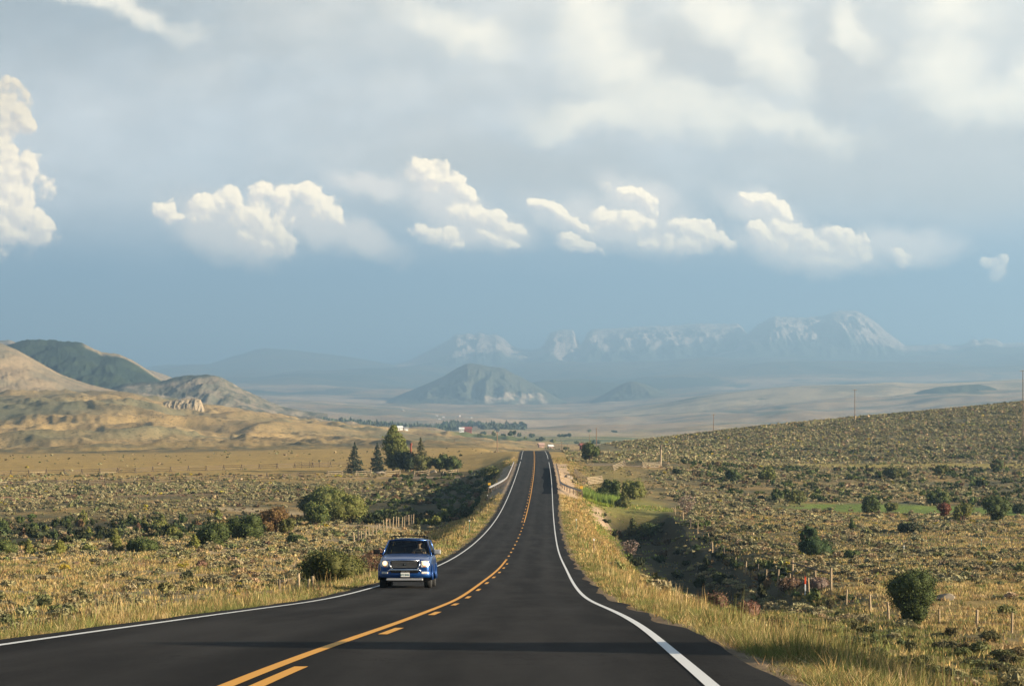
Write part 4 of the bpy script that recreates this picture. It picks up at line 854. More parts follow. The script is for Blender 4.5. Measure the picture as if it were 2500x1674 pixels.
    bush(1546,1244,34,44,'olive','tall olive bush in front of the clump behind the reeds','cone',kind2='dark',group=g2,Y=392)
    bush(1574,1248,50,46,'green','dark green bush right in the clump behind the reeds','round',kind2='deep',group=g2,Y=388)
    bush(1538,1280,38,42,'dead','leafless pinkish grey bush above the dark ditch','vase',name='bare_bush',group='leafless bushes',Y=345,gap=.4,dens=.5)
    bush(1676,1254,40,48,'dead','leafless grey bush at the far end of the right wire fence','vase',name='bare_bush',group='leafless bushes',Y=405,gap=.4,dens=.5)
    bush(1976,1356,82,76,'juniper','rounded dark green juniper alone behind the log brace','cone',name='juniper_bush',kind2='deep',group=g2,gap=.05,dens=1.3,up=(0,0,.6))
    bush(2228,1543,110,150,'green','tall dark green bush with a narrow foot, nearest on the right','vase',kind2='deep',group=g2,Y=158,gap=.2,dens=1.3,nl=20)
    bush(1873,1545,84,42,'olive','low dark olive bush in the ditch left of the tall bush','low',kind2='brown',group=g2,Y=118)
    bush(1746,1502,56,46,'rbrown','rust coloured weeds at the foot of the road bank, left clump','low',kind2='green',group='rust coloured weeds',Y=152,gap=.3)
    bush(1828,1504,54,42,'rbrown','rust coloured weeds at the foot of the road bank, right clump','low',kind2='red',group='rust coloured weeds',Y=150,gap=.3)
    bush(1925,1440,56,34,'brown','dark leafless shrub at the left foot of the log brace','low',kind2='dead',group=g2,gap=.3)
    bush(1990,1438,60,32,'dead','pale leafless shrub under the log brace','low',kind2='brown',group=g2,gap=.3)
    bush(2126,1254,42,48,'green','upright green bush behind the green strip, left of the red one','round',kind2='dark',group=g2)
    bush(2175,1250,30,26,'olive','small olive bush right of the upright green bush','round',group=g2)
    bush(2079,1292,18,28,'green','small thin green bush in front of the green strip','cone',group=g2)
    bush(2220,1300,56,30,'dark','dark grey green bush in front of the green strip','low',kind2='sage',group=g2)
    bush(2305,1264,30,40,'red','bush with bright red leaves on top','vase',kind2='brown',group=g2,gap=.2)
    bush(2350,1274,42,50,'olive','olive bush between the red bush and the dark one at the right','round',kind2='yellow',group=g2)
    bush(2434,1270,70,66,'green','large dark green bush near the right edge of the picture','vase',kind2='deep',group=g2)
    bush(2488,1252,40,28,'dark','dark bush touching the right edge of the picture','low',group=g2)
    bush(2292,1232,54,44,'green','green bush behind the red bush','round',kind2='olive',group=g2)
    bush(2178,1168,50,30,'olive','wide olive bush on the middle of the right pasture','round',kind2='dark',group=g2)
    bush(2300,1160,32,28,'olive','olive bush right of the wide one, under the hill','round',group=g2)
    bush(2436,1146,34,28,'green','green bush under the hill near the right edge','round',kind2='brown',group=g2)
    bush(2395,1190,22,20,'dark','small dark bush alone on the yellow grass','round',group=g2)
    bush(1873,1173,40,40,'willow','pale olive bush standing at the left end of the hay strip','round',kind2='dark',group=g2)
    bush(1895,1222,30,32,'green','dark green bush below the pale olive one','round',kind2='deep',group=g2)
    bush(1945,1228,46,36,'olive','rounded olive bush right of the dark green one','round',kind2='green',group=g2)
    bush(1789,1174,36,32,'green','green bush in the middle of the pasture, left of the pale olive one','round',kind2='dark',group=g2)
    bush(1652,1160,20,16,'dark','small dark bush right below the tall log gate post','round',group=g2)
    bush(2081,1360,36,20,'green','low green bush right of the juniper','low',group=g2)
    bush(1985,1668,70,52,'deep','dark spindly weed beside the asphalt at the bottom of the picture','vase',name='weed',Y=25.5,group='tall weeds by the asphalt',kind2='brown',cat='weed',gap=.6,dens=.30,leaf=.020,up=(0,0,.9))
    bush(2085,1672,60,44,'brown','brown spindly weed right of the darkest one at the bottom of the picture','vase',name='weed',Y=26.5,group='tall weeds by the asphalt',kind2='deep',cat='weed',gap=.6,dens=.30,leaf=.020,up=(0,0,.9))
    bush(2360,1690,120,90,'yellow','clump of green and brown weeds near the lower right corner','round',name='weed',Y=30,group='tall weeds by the asphalt',kind2='rbrown',cat='weed',gap=.5,dens=.7,leaf=.035,up=(0,0,.9))
    bush(2470,1690,90,70,'olive','olive weeds in the lower right corner','round',name='weed',Y=33,group='tall weeds by the asphalt',kind2='brown',cat='weed',gap=.5,dens=.7,leaf=.035,up=(0,0,.9))
    # --- trees at the ranch entrance
    spruce(866,1155,56,77,'spruce','blue green spruce, leftmost tree of the group by the log fence',Y=645,seed=1)
    spruce(921,1154,50,74,'spruce','darker spruce touching the tall leafy tree',Y=648,seed=2)
    spruce(1027,1148,54,86,'spruce2','yellowish sparse spruce right of the red post',Y=650,seed=3)
    gt='leafy trees by the log fence'
    bush(961,1158,60,112,'cotton','tall leafy tree, highest of the group by the log fence','tall',name='cottonwood_tree',kind2='olive',Y=655,trunk=.1,cat='tree',group=gt,gap=.12,dens=1.4)
    bush(990,1156,46,50,'deep','low dark tree between the tall leafy tree and the red post','round',name='leafy_tree',Y=650,trunk=.08,cat='tree',group=gt)
    bush(1031,1156,46,44,'olive','low broad olive tree under the yellowish spruce','round',name='leafy_tree',Y=640,kind2='spruce2',trunk=.08,cat='tree',group=gt)
    bush(1073,1154,38,44,'green','round green tree right of the yellowish spruce','round',name='leafy_tree',Y=640,kind2='deep',trunk=.08,cat='tree',group=gt)
    bush(1111,1154,40,40,'green','round green tree, rightmost of the group by the log fence','round',name='leafy_tree',Y=640,kind2='dark',trunk=.08,cat='tree',group=gt)
    # spruce outside the frame on the right: its shadow lies across the road
    sx_,sy_=21.5,20.0; p = Vector((sx_,sy_,float(ground(sx_,sy_)))); TH=4.45-p.z; r = empty('spruce_tree', p); tag(r,'tall spruce beside the near road, seen only by its shadow on the asphalt','tree','spruce trees')
    MB().tube([(0,0,-.3),(0,0,TH*.97)],[.28,.03],8).build('trunk',M['bark'],r)
    rr_=np.random.default_rng(3); C=[]
    for z in np.arange(2.,TH,.20):
        R=4.6*(1-z/(TH+.1))**.5
        for j in range(38):
            a=rr_.random()*6.28; t=rr_.random(26)**.6; q=R*(.8+.35*rr_.random()); C.append(np.stack([np.cos(a)*q*t+rr_.normal(size=26)*.08,np.sin(a)*q*t+rr_.normal(size=26)*.08,z-q*t*.25+rr_.normal(size=26)*.1],1))
    C=np.concatenate(C); V,Fc,Cc=tri_cloud(C,.24,jitter(KC['spruce'],len(C)),rng=rr_); mesh_np('crown',V,Fc,M['leaf'],r,cols=Cc)
    # --- far trees on the valley floor
    spots=[(1207,1067,9,13),(1246,1066,11,13),(1256,1066,8,15),(1268,1058,9,10),(1298,1061,13,9),(1323,1063,12,11),(1349,1064,12,9),(1373,1061,22,7),(1390,1062,8,9),(1383,1081,13,13),(1450,1070,10,9),(1461,1071,8,9),(1271,1081,11,8),(1336,1082,20,7),(1360,1081,12,6),(1439,1044,8,7),(1180,1057,14,11),(1089,1053,9,7),(1083,1046,4,8),(1093,1046,4,8),(1110,1046,5,8),(1283,1063,7,7),(1312,1064,7,6),(1405,1070,9,7),(1420,1068,8,6),(1230,1070,10,6),(1500,1052,12,5),(1170,1069,9,6)]
    lab=['lone dark tree left of the road crest, on the valley floor','one of the green trees on the valley floor beyond the road crest']
    for i,(x,y_,w_,h_) in enumerate(spots):
        bush(x,y_,w_,h_,'green' if i%3 else 'willow', lab[0] if i==0 else lab[1],'round',name='leafy_tree',cat='tree',group='trees on the valley floor',Y=(1500 if y_>1078 else 2350 if y_>1062 else 3000 if y_>1055 else 4000),gap=0,kind2='dark',dens=2.0,trunk=.1)
    # river wood, one mass
    rr_=np.random.default_rng(12); line=[(800,1040),(870,1036),(1000,1036),(1060,1034),(1100,1026),(1130,1020),(1165,1014),(1185,1028),(1215,1031),(1265,1027)]
    t=rr_.random(420); xs=780+500*rr_.random(420); ys=np.interp(xs,[p[0] for p in line],[p[1] for p in line])+rr_.normal(size=420)*3.0; P3=[]
    for a_,b_ in zip(xs,ys):
        Yd=5200-(b_-1015)*60; P3.append(((a_-HX)/F*Yd, Yd)); 
    P3=np.array(P3); Z=ground(P3[:,0],P3[:,1]); n=len(P3); 
    c=jitter((.085,.105,.06),n,.3,.1,rr_); instance('far_river_wood', np.stack([P3[:,0],P3[:,1],Z],1), 4+4*rr_.random(n), rr_.random(n)*6.28, c, sage_templates(60,.5,8,rr_), M['leaf'], 7+7*rr_.random(n), rr_)
    # dark trees on the scrub hill and the pale mesas, seen as a mass
    def far_wood(name, pts, n, Yd, r0, seed, spread=6):
        g_=np.random.default_rng(seed); k=g_.random(n)*(len(pts)-1); i=k.astype(int); f_=k-i; xs=np.array([pts[a][0]*(1-b)+pts[a+1][0]*b for a,b in zip(i,f_)])+g_.normal(size=n)*4; X=(xs-HX)/F*Yd
        return xs,X,g_

# ---------------------------------------------------------------- fences, poles, rails, buildings
M['post'] = simple('weathered_post_wood', (.36,.27,.17), .9, 0, .4, 3, spec=.15, bmp=.01)
M['post_dark'] = simple('dark_post_wood', (.13,.10,.075), .9, 0, .4, 3, spec=.15)
M['rail'] = simple('pale_log_wood', (.33,.26,.175), .9, 0, .35, 2, spec=.15, bmp=.01)
M['wire'] = simple('fence_wire', (.25,.22,.20), .5, .8, .2, 2)
M['pole'] = simple('utility_pole_wood', (.22,.15,.10), .9, 0, .3, 2, spec=.1)
M['redpost'] = simple('red_brown_post', (.26,.075,.045), .85, 0, .3, 1.5, spec=.15)
M['galv'] = simple('galvanised_steel', (.25,.25,.25), .6, .2, .2, 2)
M['gpost'] = simple('guardrail_post_wood', (.20,.14,.10), .9, 0, .3, 3)
M['orange'] = simple('orange_paint', (.80,.10,.02), .5, 0, .1, 3)
M['white'] = simple('white_paint', (.75,.75,.72), .5, 0, .12, 3)
M['green'] = simple('green_metal', (.05,.16,.09), .5, .2, .1, 3)
M['yellow'] = simple('yellow_reflector', (.75,.42,.04), .5, 0, .1, 3)
M['stone'] = simple('stone', (.30,.25,.19), .95, 0, .4, 2, spec=.15, bmp=.03)
M['reflector'] = simple('reflector', (.8,.8,.78), .25, 0, .05, 3)
M['redwall'] = simple('red_wall', (.24,.075,.06), .8, 0, .2, .4)
M['roof'] = simple('grey_roof', (.30,.29,.28), .7, .2, .15, .4)
M['pinkwall'] = simple('pinkish_wall', (.46,.30,.24), .85, 0, .15, .4)
M['dark'] = simple('dark_opening', (.02,.02,.02), .7, 0, .1, 2)
RN = random.Random(42)
def G(x, y): return float(ground(x, y))
def wire_fence(P, hs, label, group, rad=.055, wires=3):
    """posts at P [(x,y)], heights hs; wires strung between neighbours"""
    base = Vector((P[0][0],P[0][1],G(*P[0]))); r = empty('wire_fence', base); tag(r, label, 'fence', group); tops=[]
    for i,((x,y),h) in enumerate(zip(P,hs)):
        z = G(x,y); lx,ly = RN.uniform(-.07,.07)*h, RN.uniform(-.05,.05)*h; ra = rad*RN.uniform(.8,1.35)
        mb = MB().tube([(0,0,-.35),(lx*.5,ly*.5,h*.5),(lx,ly,h-.03),(lx,ly,h)],[ra,ra*.98,ra*.92,ra*.6],8)
        o = mb.build('post', M['post'] if RN.random()<.85 else M['post_dark'], r, smooth=False); o.location = Vector((x,y,z))-base; tops.append((x+lx,y+ly,z,h))
    mb = MB()
    for k in range(wires):
        f = .38+.54*k/(wires-1)
        for a,b in zip(tops[:-1],tops[1:]):
            pa=Vector((a[0],a[1],a[2]+a[3]*f))-base; pb=Vector((b[0],b[1],b[2]+b[3]*f))-base; mid=(pa+pb)/2-Vector((0,0,.04)); mb.tube([pa,mid,pb],.006,4,cap=False)
    mb.build('wire', M['wire'], r); return r
# right fence along the pasture, from near to far
P=[];y=140.
xs_px=[2470,2384,2293,2170,2125,2066]; Ys_=[146,153,160,168,178,192]
for a,b in zip(xs_px,Ys_): P.append(((a-HX)/F*b,b))
wire_fence(P,[1.28,1.2,.95,1.3,1.3,1.25],'near part of the right wire fence, between picture corner and log brace','wire fences',rad=.08)
P=[];Ys_=[218,229,239,250,262,275,289,304,320,336,352,368,385,402]
for b in Ys_: P.append((27.3+RN.uniform(-.3,.3)+(b>330)*.6,b))
wire_fence(P,[RN.uniform(1.4,1.75) for _ in P],'far part of the right wire fence, closely spaced posts beyond the log brace','wire fences',rad=.08)
# left fence
P=[(( a-HX)/F*b,b) for a,b in ((865,272),(876,278),(883,284),(892,290),(901,296),(910,302),(918,308),(927,314),(937,319),(944,324),(952,329),(959,334),(967,339),(973,344),(981,348),(987,352),(993,356),(998,360),(1003,364),(1009,368))]
wire_fence(P,[1.6,1.7]+[RN.uniform(1.35,1.75) for _ in P[2:]],'left wire fence with a row of thin pale posts rising behind the car','wire fences',rad=.07)
P=[((a-HX)/F*b,b) for a,b in ((683,96),(731,101),(751,106),(766,110),(790,116))]
wire_fence(P,[1.25,1.3,1.0,1.1,1.2],'short piece of wire fence in the roadside grass, left of the large olive bush','wire fences')
# log brace in the right fence
b0=at(1935,1410); b1=at(2029,1443); r=empty('fence_brace',b0); tag(r,'tall log brace of two posts and a crossbar in the right wire fence','fence brace')
h0,h1=1.85,2.15
for p_,h_ in ((b0,h0),(b1,h1)):
    o=MB().tube([(0,0,-.4),(0,0,h_*.9),(.02,0,h_)],[.12,.11,.10],9).build('post',M['post'],r); o.location=p_-b0
q=b1-b0; MB().tube([(0,0,1.55),tuple(q+Vector((0,0,h1-.55)))],.07,8).build('crossbar',M['post_dark'],r)
p=at(1990,1420); o=MB().tube([(0,0,-.4),(.03,0,1.15)],[.09,.085],8).build('fence_post',M['post'],None); o.location=p; tag(o,'short pale post standing under the crossbar of the log brace','post')
# orange and white stake
p=at(1966,1452); r=empty('marker_stake',p); tag(r,'orange and white marker stake in front of the log brace','stake')
MB().prism([(-.06,-.03),(.06,-.03),(.06,.03),(-.06,.03)],'z',-.3,1.02).build('lower_part',M['white'],r,bevel=.01); MB().prism([(-.075,-.035),(.075,-.035),(.075,.035),(-.075,.035)],'z',1.02,1.80).build('orange_top',M['orange'],r,bevel=.01)
# delineator posts
def marker(px,py,Y,h,label,mat=None,rf=True):
    p=at(px,Y=Y); r=empty('roadside_marker',p); tag(r,label,'marker post','roadside marker posts')
    MB().prism([(-.035,0),(0,.03),(.035,0),(.02,-.02),(-.02,-.02)],'z',-.25,h).build('post',mat or M['green'],r)
    if rf: MB().box(0,-.03,h-.10,.12,.02,.17).build('reflector',M['reflector'],r,bevel=.01)
marker(1146,1287,250,1.35,'marker post with a white reflector on the left road bank')
marker(1190,1210,405,1.15,'small marker post left of the guardrail end on the far left bank',M['gpost'])
marker(1407,1290,268,1.35,'green marker post on the right road bank, above the other one')
marker(1450,1362,196,1.35,'brown marker post with a pale reflector on the right road bank',M['gpost'])
marker(2207,1380,290,1.0,'small white topped stake on the right pasture',M['white'])
marker(2396,1370,300,1.3,'thin stake on the right pasture near the picture edge')
# guardrails
def guardrail(side, Y0, Y1, flare, label):
    ys=list(np.arange(Y0,Y1,3.8)); base=Vector((float(roadX(Y0))+side*4.9,Y0,float(roadZ(Y0)))); r=empty('guardrail',base); tag(r,label,'guardrail','guardrails')
    line=[]
    for y in ys:
        t=max(0,1-(y-Y0)/flare[1]); off=5.15+flare[0]*t*t; line.append(Vector((float(roadX(y))+side*off,y,float(roadZ(y))-.1-.5*t*t)))
    prof=[(0,-.155),(.05,-.11),(.0,-.03),(.0,.03),(.05,.11),(0,.155)]; mb=MB(); vs=[];n=len(prof)
    for p_ in line:
        for a,b in prof: vs.append(p_-base+Vector((-side*(a+.06),0,.72+b*1.15)))
    fs=[(i*n+j,i*n+j+1,(i+1)*n+j+1,(i+1)*n+j) for i in range(len(line)-1) for j in range(n-1)]
    mb.add(vs,fs); o=mb.build('rail',M['galv'],r); m=o.modifiers.new('t','SOLIDIFY'); m.thickness=.012
    pr=None
    for p_ in line:
        if pr is None: pr=MB().box(0,0,.25,.16,.16,1.25).build('post',M['gpost'],r,bevel=.01); c=pr
        else: c=pr.copy(); SC.collection.objects.link(c); c.parent=r
        c.location=p_-base+Vector((side*.08,0,0))
    e=line[0]-base; MB().box(e.x-side*.05,e.y-.05,.74,.5,.06,.42).build('end_plate',M['yellow'],r,bevel=.02)
guardrail(-1,424,580,(2.6,45),'left guardrail beside the far road, its near end bent outwards')
guardrail(1,408,560,(3.6,34),'right guardrail beside the dark road patch, its near end bent outwards')
# zigzag log fences
def log_fence(P, label, rails=4, h=1.25, dark=False, rr=.07):
    base=Vector((*P[0],G(*P[0]))); r=empty('log_fence',base); tag(r,label,'fence','log fences'); mt=M['post_dark'] if dark else M['rail']
    pts=[Vector((x,y,G(x,y)))-base for x,y in P]
    for i,p_ in enumerate(pts):
        d=(pts[min(i+1,len(pts)-1)]-pts[max(0,i-1)]).normalized(); nrm=Vector((-d.y,d.x,0))
        mb=MB(); mb.tube([p_+nrm*.65+Vector((0,0,-.15)),p_-nrm*.15+Vector((0,0,h+.25))],[.09,.08],7); mb.tube([p_-nrm*.65+Vector((0,0,-.15)),p_+nrm*.15+Vector((0,0,h+.25))],[.09,.08],7)
        mb.build('crossed_posts',mt,r)
    for a,b in zip(pts[:-1],pts[1:]):
        d=(b-a).normalized(); nrm=Vector((-d.y,d.x,0))
        for k in range(rails):
            z=.25+(h-.2)*k/(rails-1); o=nrm*(-.45+.32*z/h); MB().tube([a-d*.25+o+Vector((0,0,z+RN.uniform(-.06,.06))),(a+b)/2+o+Vector((0,0,z-.03)),b+d*.25+o+Vector((0,0,z+RN.uniform(-.06,.06)))],[rr,rr*.9,rr*.75],6).build('rail',mt if RN.random()<.8 else M['rail'],r)
def gp(px,Y): return ((px-HX)/F*Y,Y)
log_fence([gp(1495,575),gp(1524,598),gp(1568,592),gp(1612,604)],'pale log fence right of the road, running to the tall gate post')
log_fence([gp(1405,535),gp(1432,500),gp(1468,520)],'pale log fence right of the guardrail, in front of the green clump',rails=5,h=1.5,rr=.09)
log_fence([gp(1610,612),gp(1632,606)],'two short bays of pale log rails at the foot of the tall gate post',rails=4,h=1.3,rr=.11)
xs=list(np.linspace(1118,800,10)); log_fence([gp(x,617-6*(i%2)+(1118-x)*.03) for i,x in enumerate(xs)],'log fence in front of the spruces left of the road',rails=3,h=1.25)
xs=list(np.linspace(770,-60,22)); log_fence([gp(x,610-(770-x)*.072+(i%2)*3) for i,x in enumerate(xs)],'long dark log fence across the left plain, nearer of the two',rails=3,h=1.2,dark=True)
xs=list(np.linspace(850,-60,22)); log_fence([gp(x,700-(850-x)*.085+(i%2)*3) for i,x in enumerate(xs)],'long dark log fence across the left plain, farther of the two',rails=3,h=1.2,dark=True)
# gate in the far fence
p=at(760,Y=688); r=empty('field_gate',p); tag(r,'dark pole gate with four uprights in the farther log fence','gate')
for k,dx_ in enumerate((-1.9,-.3,1.6,3.3)): 
    o=MB().tube([(0,0,-.2),(0,0,1.9)],.06,6).build('upright',M['post_dark'],r); o.location=(dx_*1.5,0,0)
for z in (.6,1.2): MB().tube([(-2.9,0,z),(5,0,z)],.045,6).build('bar',M['post_dark'],r)
# ranch gate posts, tall logs
p=at(1613,Y=607); r=empty('gate_post',p); tag(r,'tall thick log gate post, bare and pale, right of the road','gate post')
MB().tube([(0,0,-.4),(0,0,2.5),(.05,0,4.6)],[.30,.27,.24],12).build('log',M['rail'],r); MB().tube([(.05,0,4.6),(.03,0,5.5),(.0,0,5.75)],[.25,.23,.16],12).build('bark_top',M['post_dark'],r)
p=at(1003,Y=655); r=empty('gate_post',p); tag(r,'tall red brown gate post between the trees left of the road','gate post')
MB().tube([(0,0,-.4),(0,0,7.1)],[.26,.24],12).build('log',M['redpost'],r); MB().tube([(0,0,7.1),(.1,0,7.6),(.05,0,7.75)],[.34,.34,.2],12).build('post_cap',M['redpost'],r)
# boulders
def boulder(px,Y,w,h,label,mat='stone',seed=1):
    p=at(px,Y=Y); bm=bmesh.new(); bmesh.ops.create_icosphere(bm,subdivisions=3,radius=.5); rg=random.Random(seed); pl_=[(Vector((rg.gauss(0,1),rg.gauss(0,1),rg.gauss(0,1))).normalized(),rg.uniform(.26,.42)) for _ in range(12)]
    for v in bm.verts:
        for n_,dd in pl_:
            k=v.co.dot(n_)
            if k>dd: v.co-=n_*(k-dd)
        v.co=Vector((v.co.x*w*1.25,v.co.y*w,v.co.z*h*1.5))
    me=bpy.data.meshes.new('boulder'); bm.to_mesh(me); bm.free(); me.materials.append(M[mat]); o=link(bpy.data.objects.new('boulder',me)); o.location=p+Vector((0,0,h*.25)); tag(o,label,'rock','boulders')
boulder(2310,186,1.3,.62,'brown boulder in the dry grass right of the tall dark green bush',seed=3)
boulder(926,630,2.4,1.1,'pale boulder at the foot of the spruces','stone',4)
boulder(1058,632,2.2,.9,'pale boulder under the round green tree','stone',6)
boulder(1385,505,1.2,.8,'rusty boulder beside the right guardrail, left of its neighbour','stone',8)
boulder(1393,505,1.1,.8,'rusty boulder at the start of the pale log fence','stone',9)
# utility poles
def pole(px, top, Y, label, arm=True, base=None, r_=.13):
    p=at(px,Y=Y); h=(HY-top)*Y/F-p.z; r=empty('utility_pole',p); tag(r,label,'utility pole','utility poles')
    MB().tube([(0,0,-.5),(0,0,h*.5),(0,0,h)],[r_*1.25,r_*1.05,r_*.8],8).build('pole',M['pole'],r)
    if arm:
        a=.35; mb=MB().box(0,0,h-.35,2.2,.12,.14,Matrix.Rotation(a,3,'Z')); mb.build('crossarm',M['pole'],r)
        for q in (-.95,.0,.95): MB().tube([(q*math.cos(a),q*math.sin(a),h-.28 if q else h),(q*math.cos(a),q*math.sin(a),h-.08 if q else h+.2)],[.05,.035],6).build('insulator',M['white'],r)
    return p+Vector((0,0,h))
T=[pole(2497,903,830,'utility pole at the right edge of the picture, on the hill top'),
pole(2087,950,960,'tall utility pole standing on the middle of the hill crest'),
pole(1742,1010,1010,'utility pole with a crossarm low on the left slope of the hill crest'),
pole(1456,1044,1060,'brown utility pole left of the hill, tallest behind the road crest',True,r_=.2),
pole(1439,1060,1300,'thin pole just left of the brown utility pole',False),
pole(1419,1072,1350,'thin reddish pole beyond the right side of the road crest',False),
pole(1371,1077,1200,'thin pole close to the right of the road crest',True),
pole(1385,1084,1250,'short pole right of the thin pole by the road crest',False),
pole(1214,1053,860,'dark and white utility pole left of the road crest',True,r_=.15),
pole(1109,1070,1500,'thin distant pole on the brown knoll, left of its neighbour',False),
pole(1162,1076,1450,'thin distant pole on the brown knoll, right of its neighbour',False)]
# far buildings
def house(px, Y, w, d, h, wall, roof, label, name='farm_house', cat='house', py=None, rz=.3):
    p=at(px,py,Y); r=empty(name,p,rz); tag(r,label,cat,'far buildings in the valley')
    MB().box(0,0,h/2-1,w,d,h+2).build('wall',M[wall],r)
    MB().prism([(-d/2-.5,h),(0,h+d*.32),(d/2+.5,h),(d/2+.5,h-.25),(-d/2-.5,h-.25)],'x',-w/2-.6,w/2+.6).build('roof',M[roof],r)
    MB().box(-w*.2,-d/2-.03,h*.35,w*.12,.1,h*.6).build('door',M['dark'],r)
    for q in (.12,.34): MB().box(w*q,-d/2-.03,h*.55,w*.1,.1,h*.3).build('window',M['dark'],r)
house(1127,2360,4.5,5,3,'white','white','small white building beside the red barn','farm_shed','shed',rz=.1)
house(1140,2380,9,7,4.2,'redwall','redwall','red barn left of the road crest, far in the valley','barn','barn',rz=.1)
house(1321,1560,3.2,3.5,1.9,'pinkwall','pinkwall','pinkish house beyond the road crest, left of its neighbour')
house(1344,1570,2.6,3.0,1.6,'pinkwall','white','pinkish house beyond the road crest, right of its neighbour')
house(1424,1000,2.6,2.2,1.6,'redwall','redwall','small red shed beside the poles right of the road crest','farm_shed','shed')
house(976,2380,5,5,2.6,'white','white','white building far behind the tall leafy tree')
house(991,2390,3.6,4,2.0,'white','roof','little white building right behind the tall leafy tree','farm_shed','shed')
for i,(x,Yy) in enumerate(((1067,7300),(1083,7200),(1073,6600),(1122,7400),(1139,7300),(1150,7000),(984,7500))):
    house(x,Yy,6,5,3,'pinkwall','white','tiny white house in the far village on the valley floor',rz=.2*i)

# ---------------------------------------------------------------- the blue car coming towards the camera
m, nt, b = new_mat('blue_car_paint'); tc=nt.nodes.new('ShaderNodeTexCoord'); n1=noise(nt,tc.outputs['Object'],1.6,4,.6); n2=noise(nt,tc.outputs['Object'],18,3,.6)
nt.links.new(mix(nt,(n1*.6+n2*.3).ss(.3,.8)*.25,(.005,.054,.215),(.016,.038,.095)),b.inputs['Base Color']); b.inputs['Metallic'].default_value=.55; b.inputs['Roughness'].default_value=.30; b.inputs['Coat Weight'].default_value=.42; b.inputs['Coat Roughness'].default_value=.08; M['paint']=m
M['plastic']=simple('black_plastic',(.012,.012,.013),.85,0,.2,4,spec=.12); M['rubber']=simple('tyre_rubber',(.02,.02,.02),.85,0,.2,6); M['chrome']=simple('chrome',(.62,.63,.65),.16,1,.08,5); M['silver']=simple('silver_trim',(.42,.42,.42),.4,.5,.1,5)
M['rim']=simple('alloy_rim',(.55,.55,.56),.3,.8,.1,5); M['inside']=simple('dark_interior',(.022,.02,.018),.9,0,.2,5); M['beige']=simple('beige_trim',(.34,.31,.22),.8,0,.1,5)
m, nt, b = new_mat('car_glass'); nt.nodes.remove(b); tr=nt.nodes.new('ShaderNodeBsdfTransparent'); tr.inputs[0].default_value=(.55,.60,.57,1); gl=nt.nodes.new('ShaderNodeBsdfGlossy'); gl.inputs['Roughness'].default_value=.02
fr=nt.nodes.new('ShaderNodeFresnel'); fr.inputs[0].default_value=1.45; mx=nt.nodes.new('ShaderNodeMixShader'); nt.links.new(fr.outputs[0],mx.inputs[0]); nt.links.new(tr.outputs[0],mx.inputs[1]); nt.links.new(gl.outputs[0],mx.inputs[2]); nt.links.new(mx.outputs[0],nt.nodes['Material Output'].inputs['Surface']); M['glass']=m
m, nt, b = new_mat('tinted_glass'); b.inputs['Base Color'].default_value=(.015,.018,.02,1); b.inputs['Roughness'].default_value=.06; M['tint']=m
def lamp(name, col, e):
    m, nt, b = new_mat(name); b.inputs['Base Color'].default_value=(.7,.68,.62,1); b.inputs['Roughness'].default_value=.15; b.inputs['Emission Color'].default_value=(*col,1)
    tc=nt.nodes.new('ShaderNodeTexCoord'); d=N(nt,vm(nt,'LENGTH',tc.outputs['Object'])); s=d.ss(.16,.02)*e+.10; nt.links.new(s.k,b.inputs['Emission Strength']); return m
M['lamp1']=lamp('lit_headlight',(1.0,.66,.32),.6); M['lens']=simple('clear_lens',(.55,.53,.50),.2,.3,.1,6); M['amber']=simple('amber_lens',(.75,.25,.04),.3,0,.1,6)
M['skin']=simple('skin',(.50,.32,.22),.6,0,.1,20); M['hair']=simple('dark_hair',(.03,.022,.015),.7,0,.2,20); M['shirt']=simple('dark_shirt',(.035,.035,.04),.9,0,.2,10); M['cap']=simple('pale_hair',(.42,.36,.22),.8,0,.2,10)
CY=83.0; ang=math.atan2(float(roadZ(CY+4.9)-roadZ(CY)),4.9); CX=-3.80
car=empty('car',(CX,CY,float(roadZ(CY))),-math.atan((float(roadX(90))-float(roadX(80)))/10)); car.rotation_euler.x=ang; tag(car,'blue four wheel drive car with lit headlights coming towards the camera in the left lane','car')
# body: cross sections (y, half width, top z, bottom z)
def loft(secs, name, mat, parent, sub=1, cut=None):
    vs=[];fs=[];n=None
    for y,pr in secs:
        n=len(pr); vs+=[(x,y,z) for x,z in pr]
    for i in range(len(secs)-1):
        for j in range(n): fs.append((i*n+j,i*n+(j+1)%n,(i+1)*n+(j+1)%n,(i+1)*n+j))
    fs.append(tuple(range(n-1,-1,-1))); fs.append(tuple((len(secs)-1)*n+j for j in range(n)))
    return MB().add(vs,fs).build(name,mat,parent,smooth=True,sub=sub)
def sec(hw,top,bot,crown=.03,sh=.10):
    R=[(0,top+crown),(hw*.45,top+crown*.8),(hw*.78,top+.005),(hw*.93,top-.045),(hw*.985,top-sh-.04),(hw,top-.30),(hw*1.0,(top+bot)/2-.05),(hw*.985,bot+.10),(hw*.93,bot),(hw*.5,bot),(0,bot)]
    return R+[(-x,z) for x,z in R[-2:0:-1]]
S=[(.05,.72,.86,.42),(.10,.84,.95,.38),(.20,.89,1.0,.36),(.5,.925,1.075,.36),(.9,.935,1.125,.36),(1.28,.935,1.185,.36),(1.45,.935,1.205,.34),(2.2,.935,1.205,.34),(3.2,.935,1.205,.34),(4.2,.935,1.205,.36),(4.65,.91,1.19,.38),(4.82,.86,1.10,.42),(4.86,.80,.95,.48)]
body=loft([(y,sec(a,t,b_)) for y,a,t,b_ in S],'body',M['paint'],car)
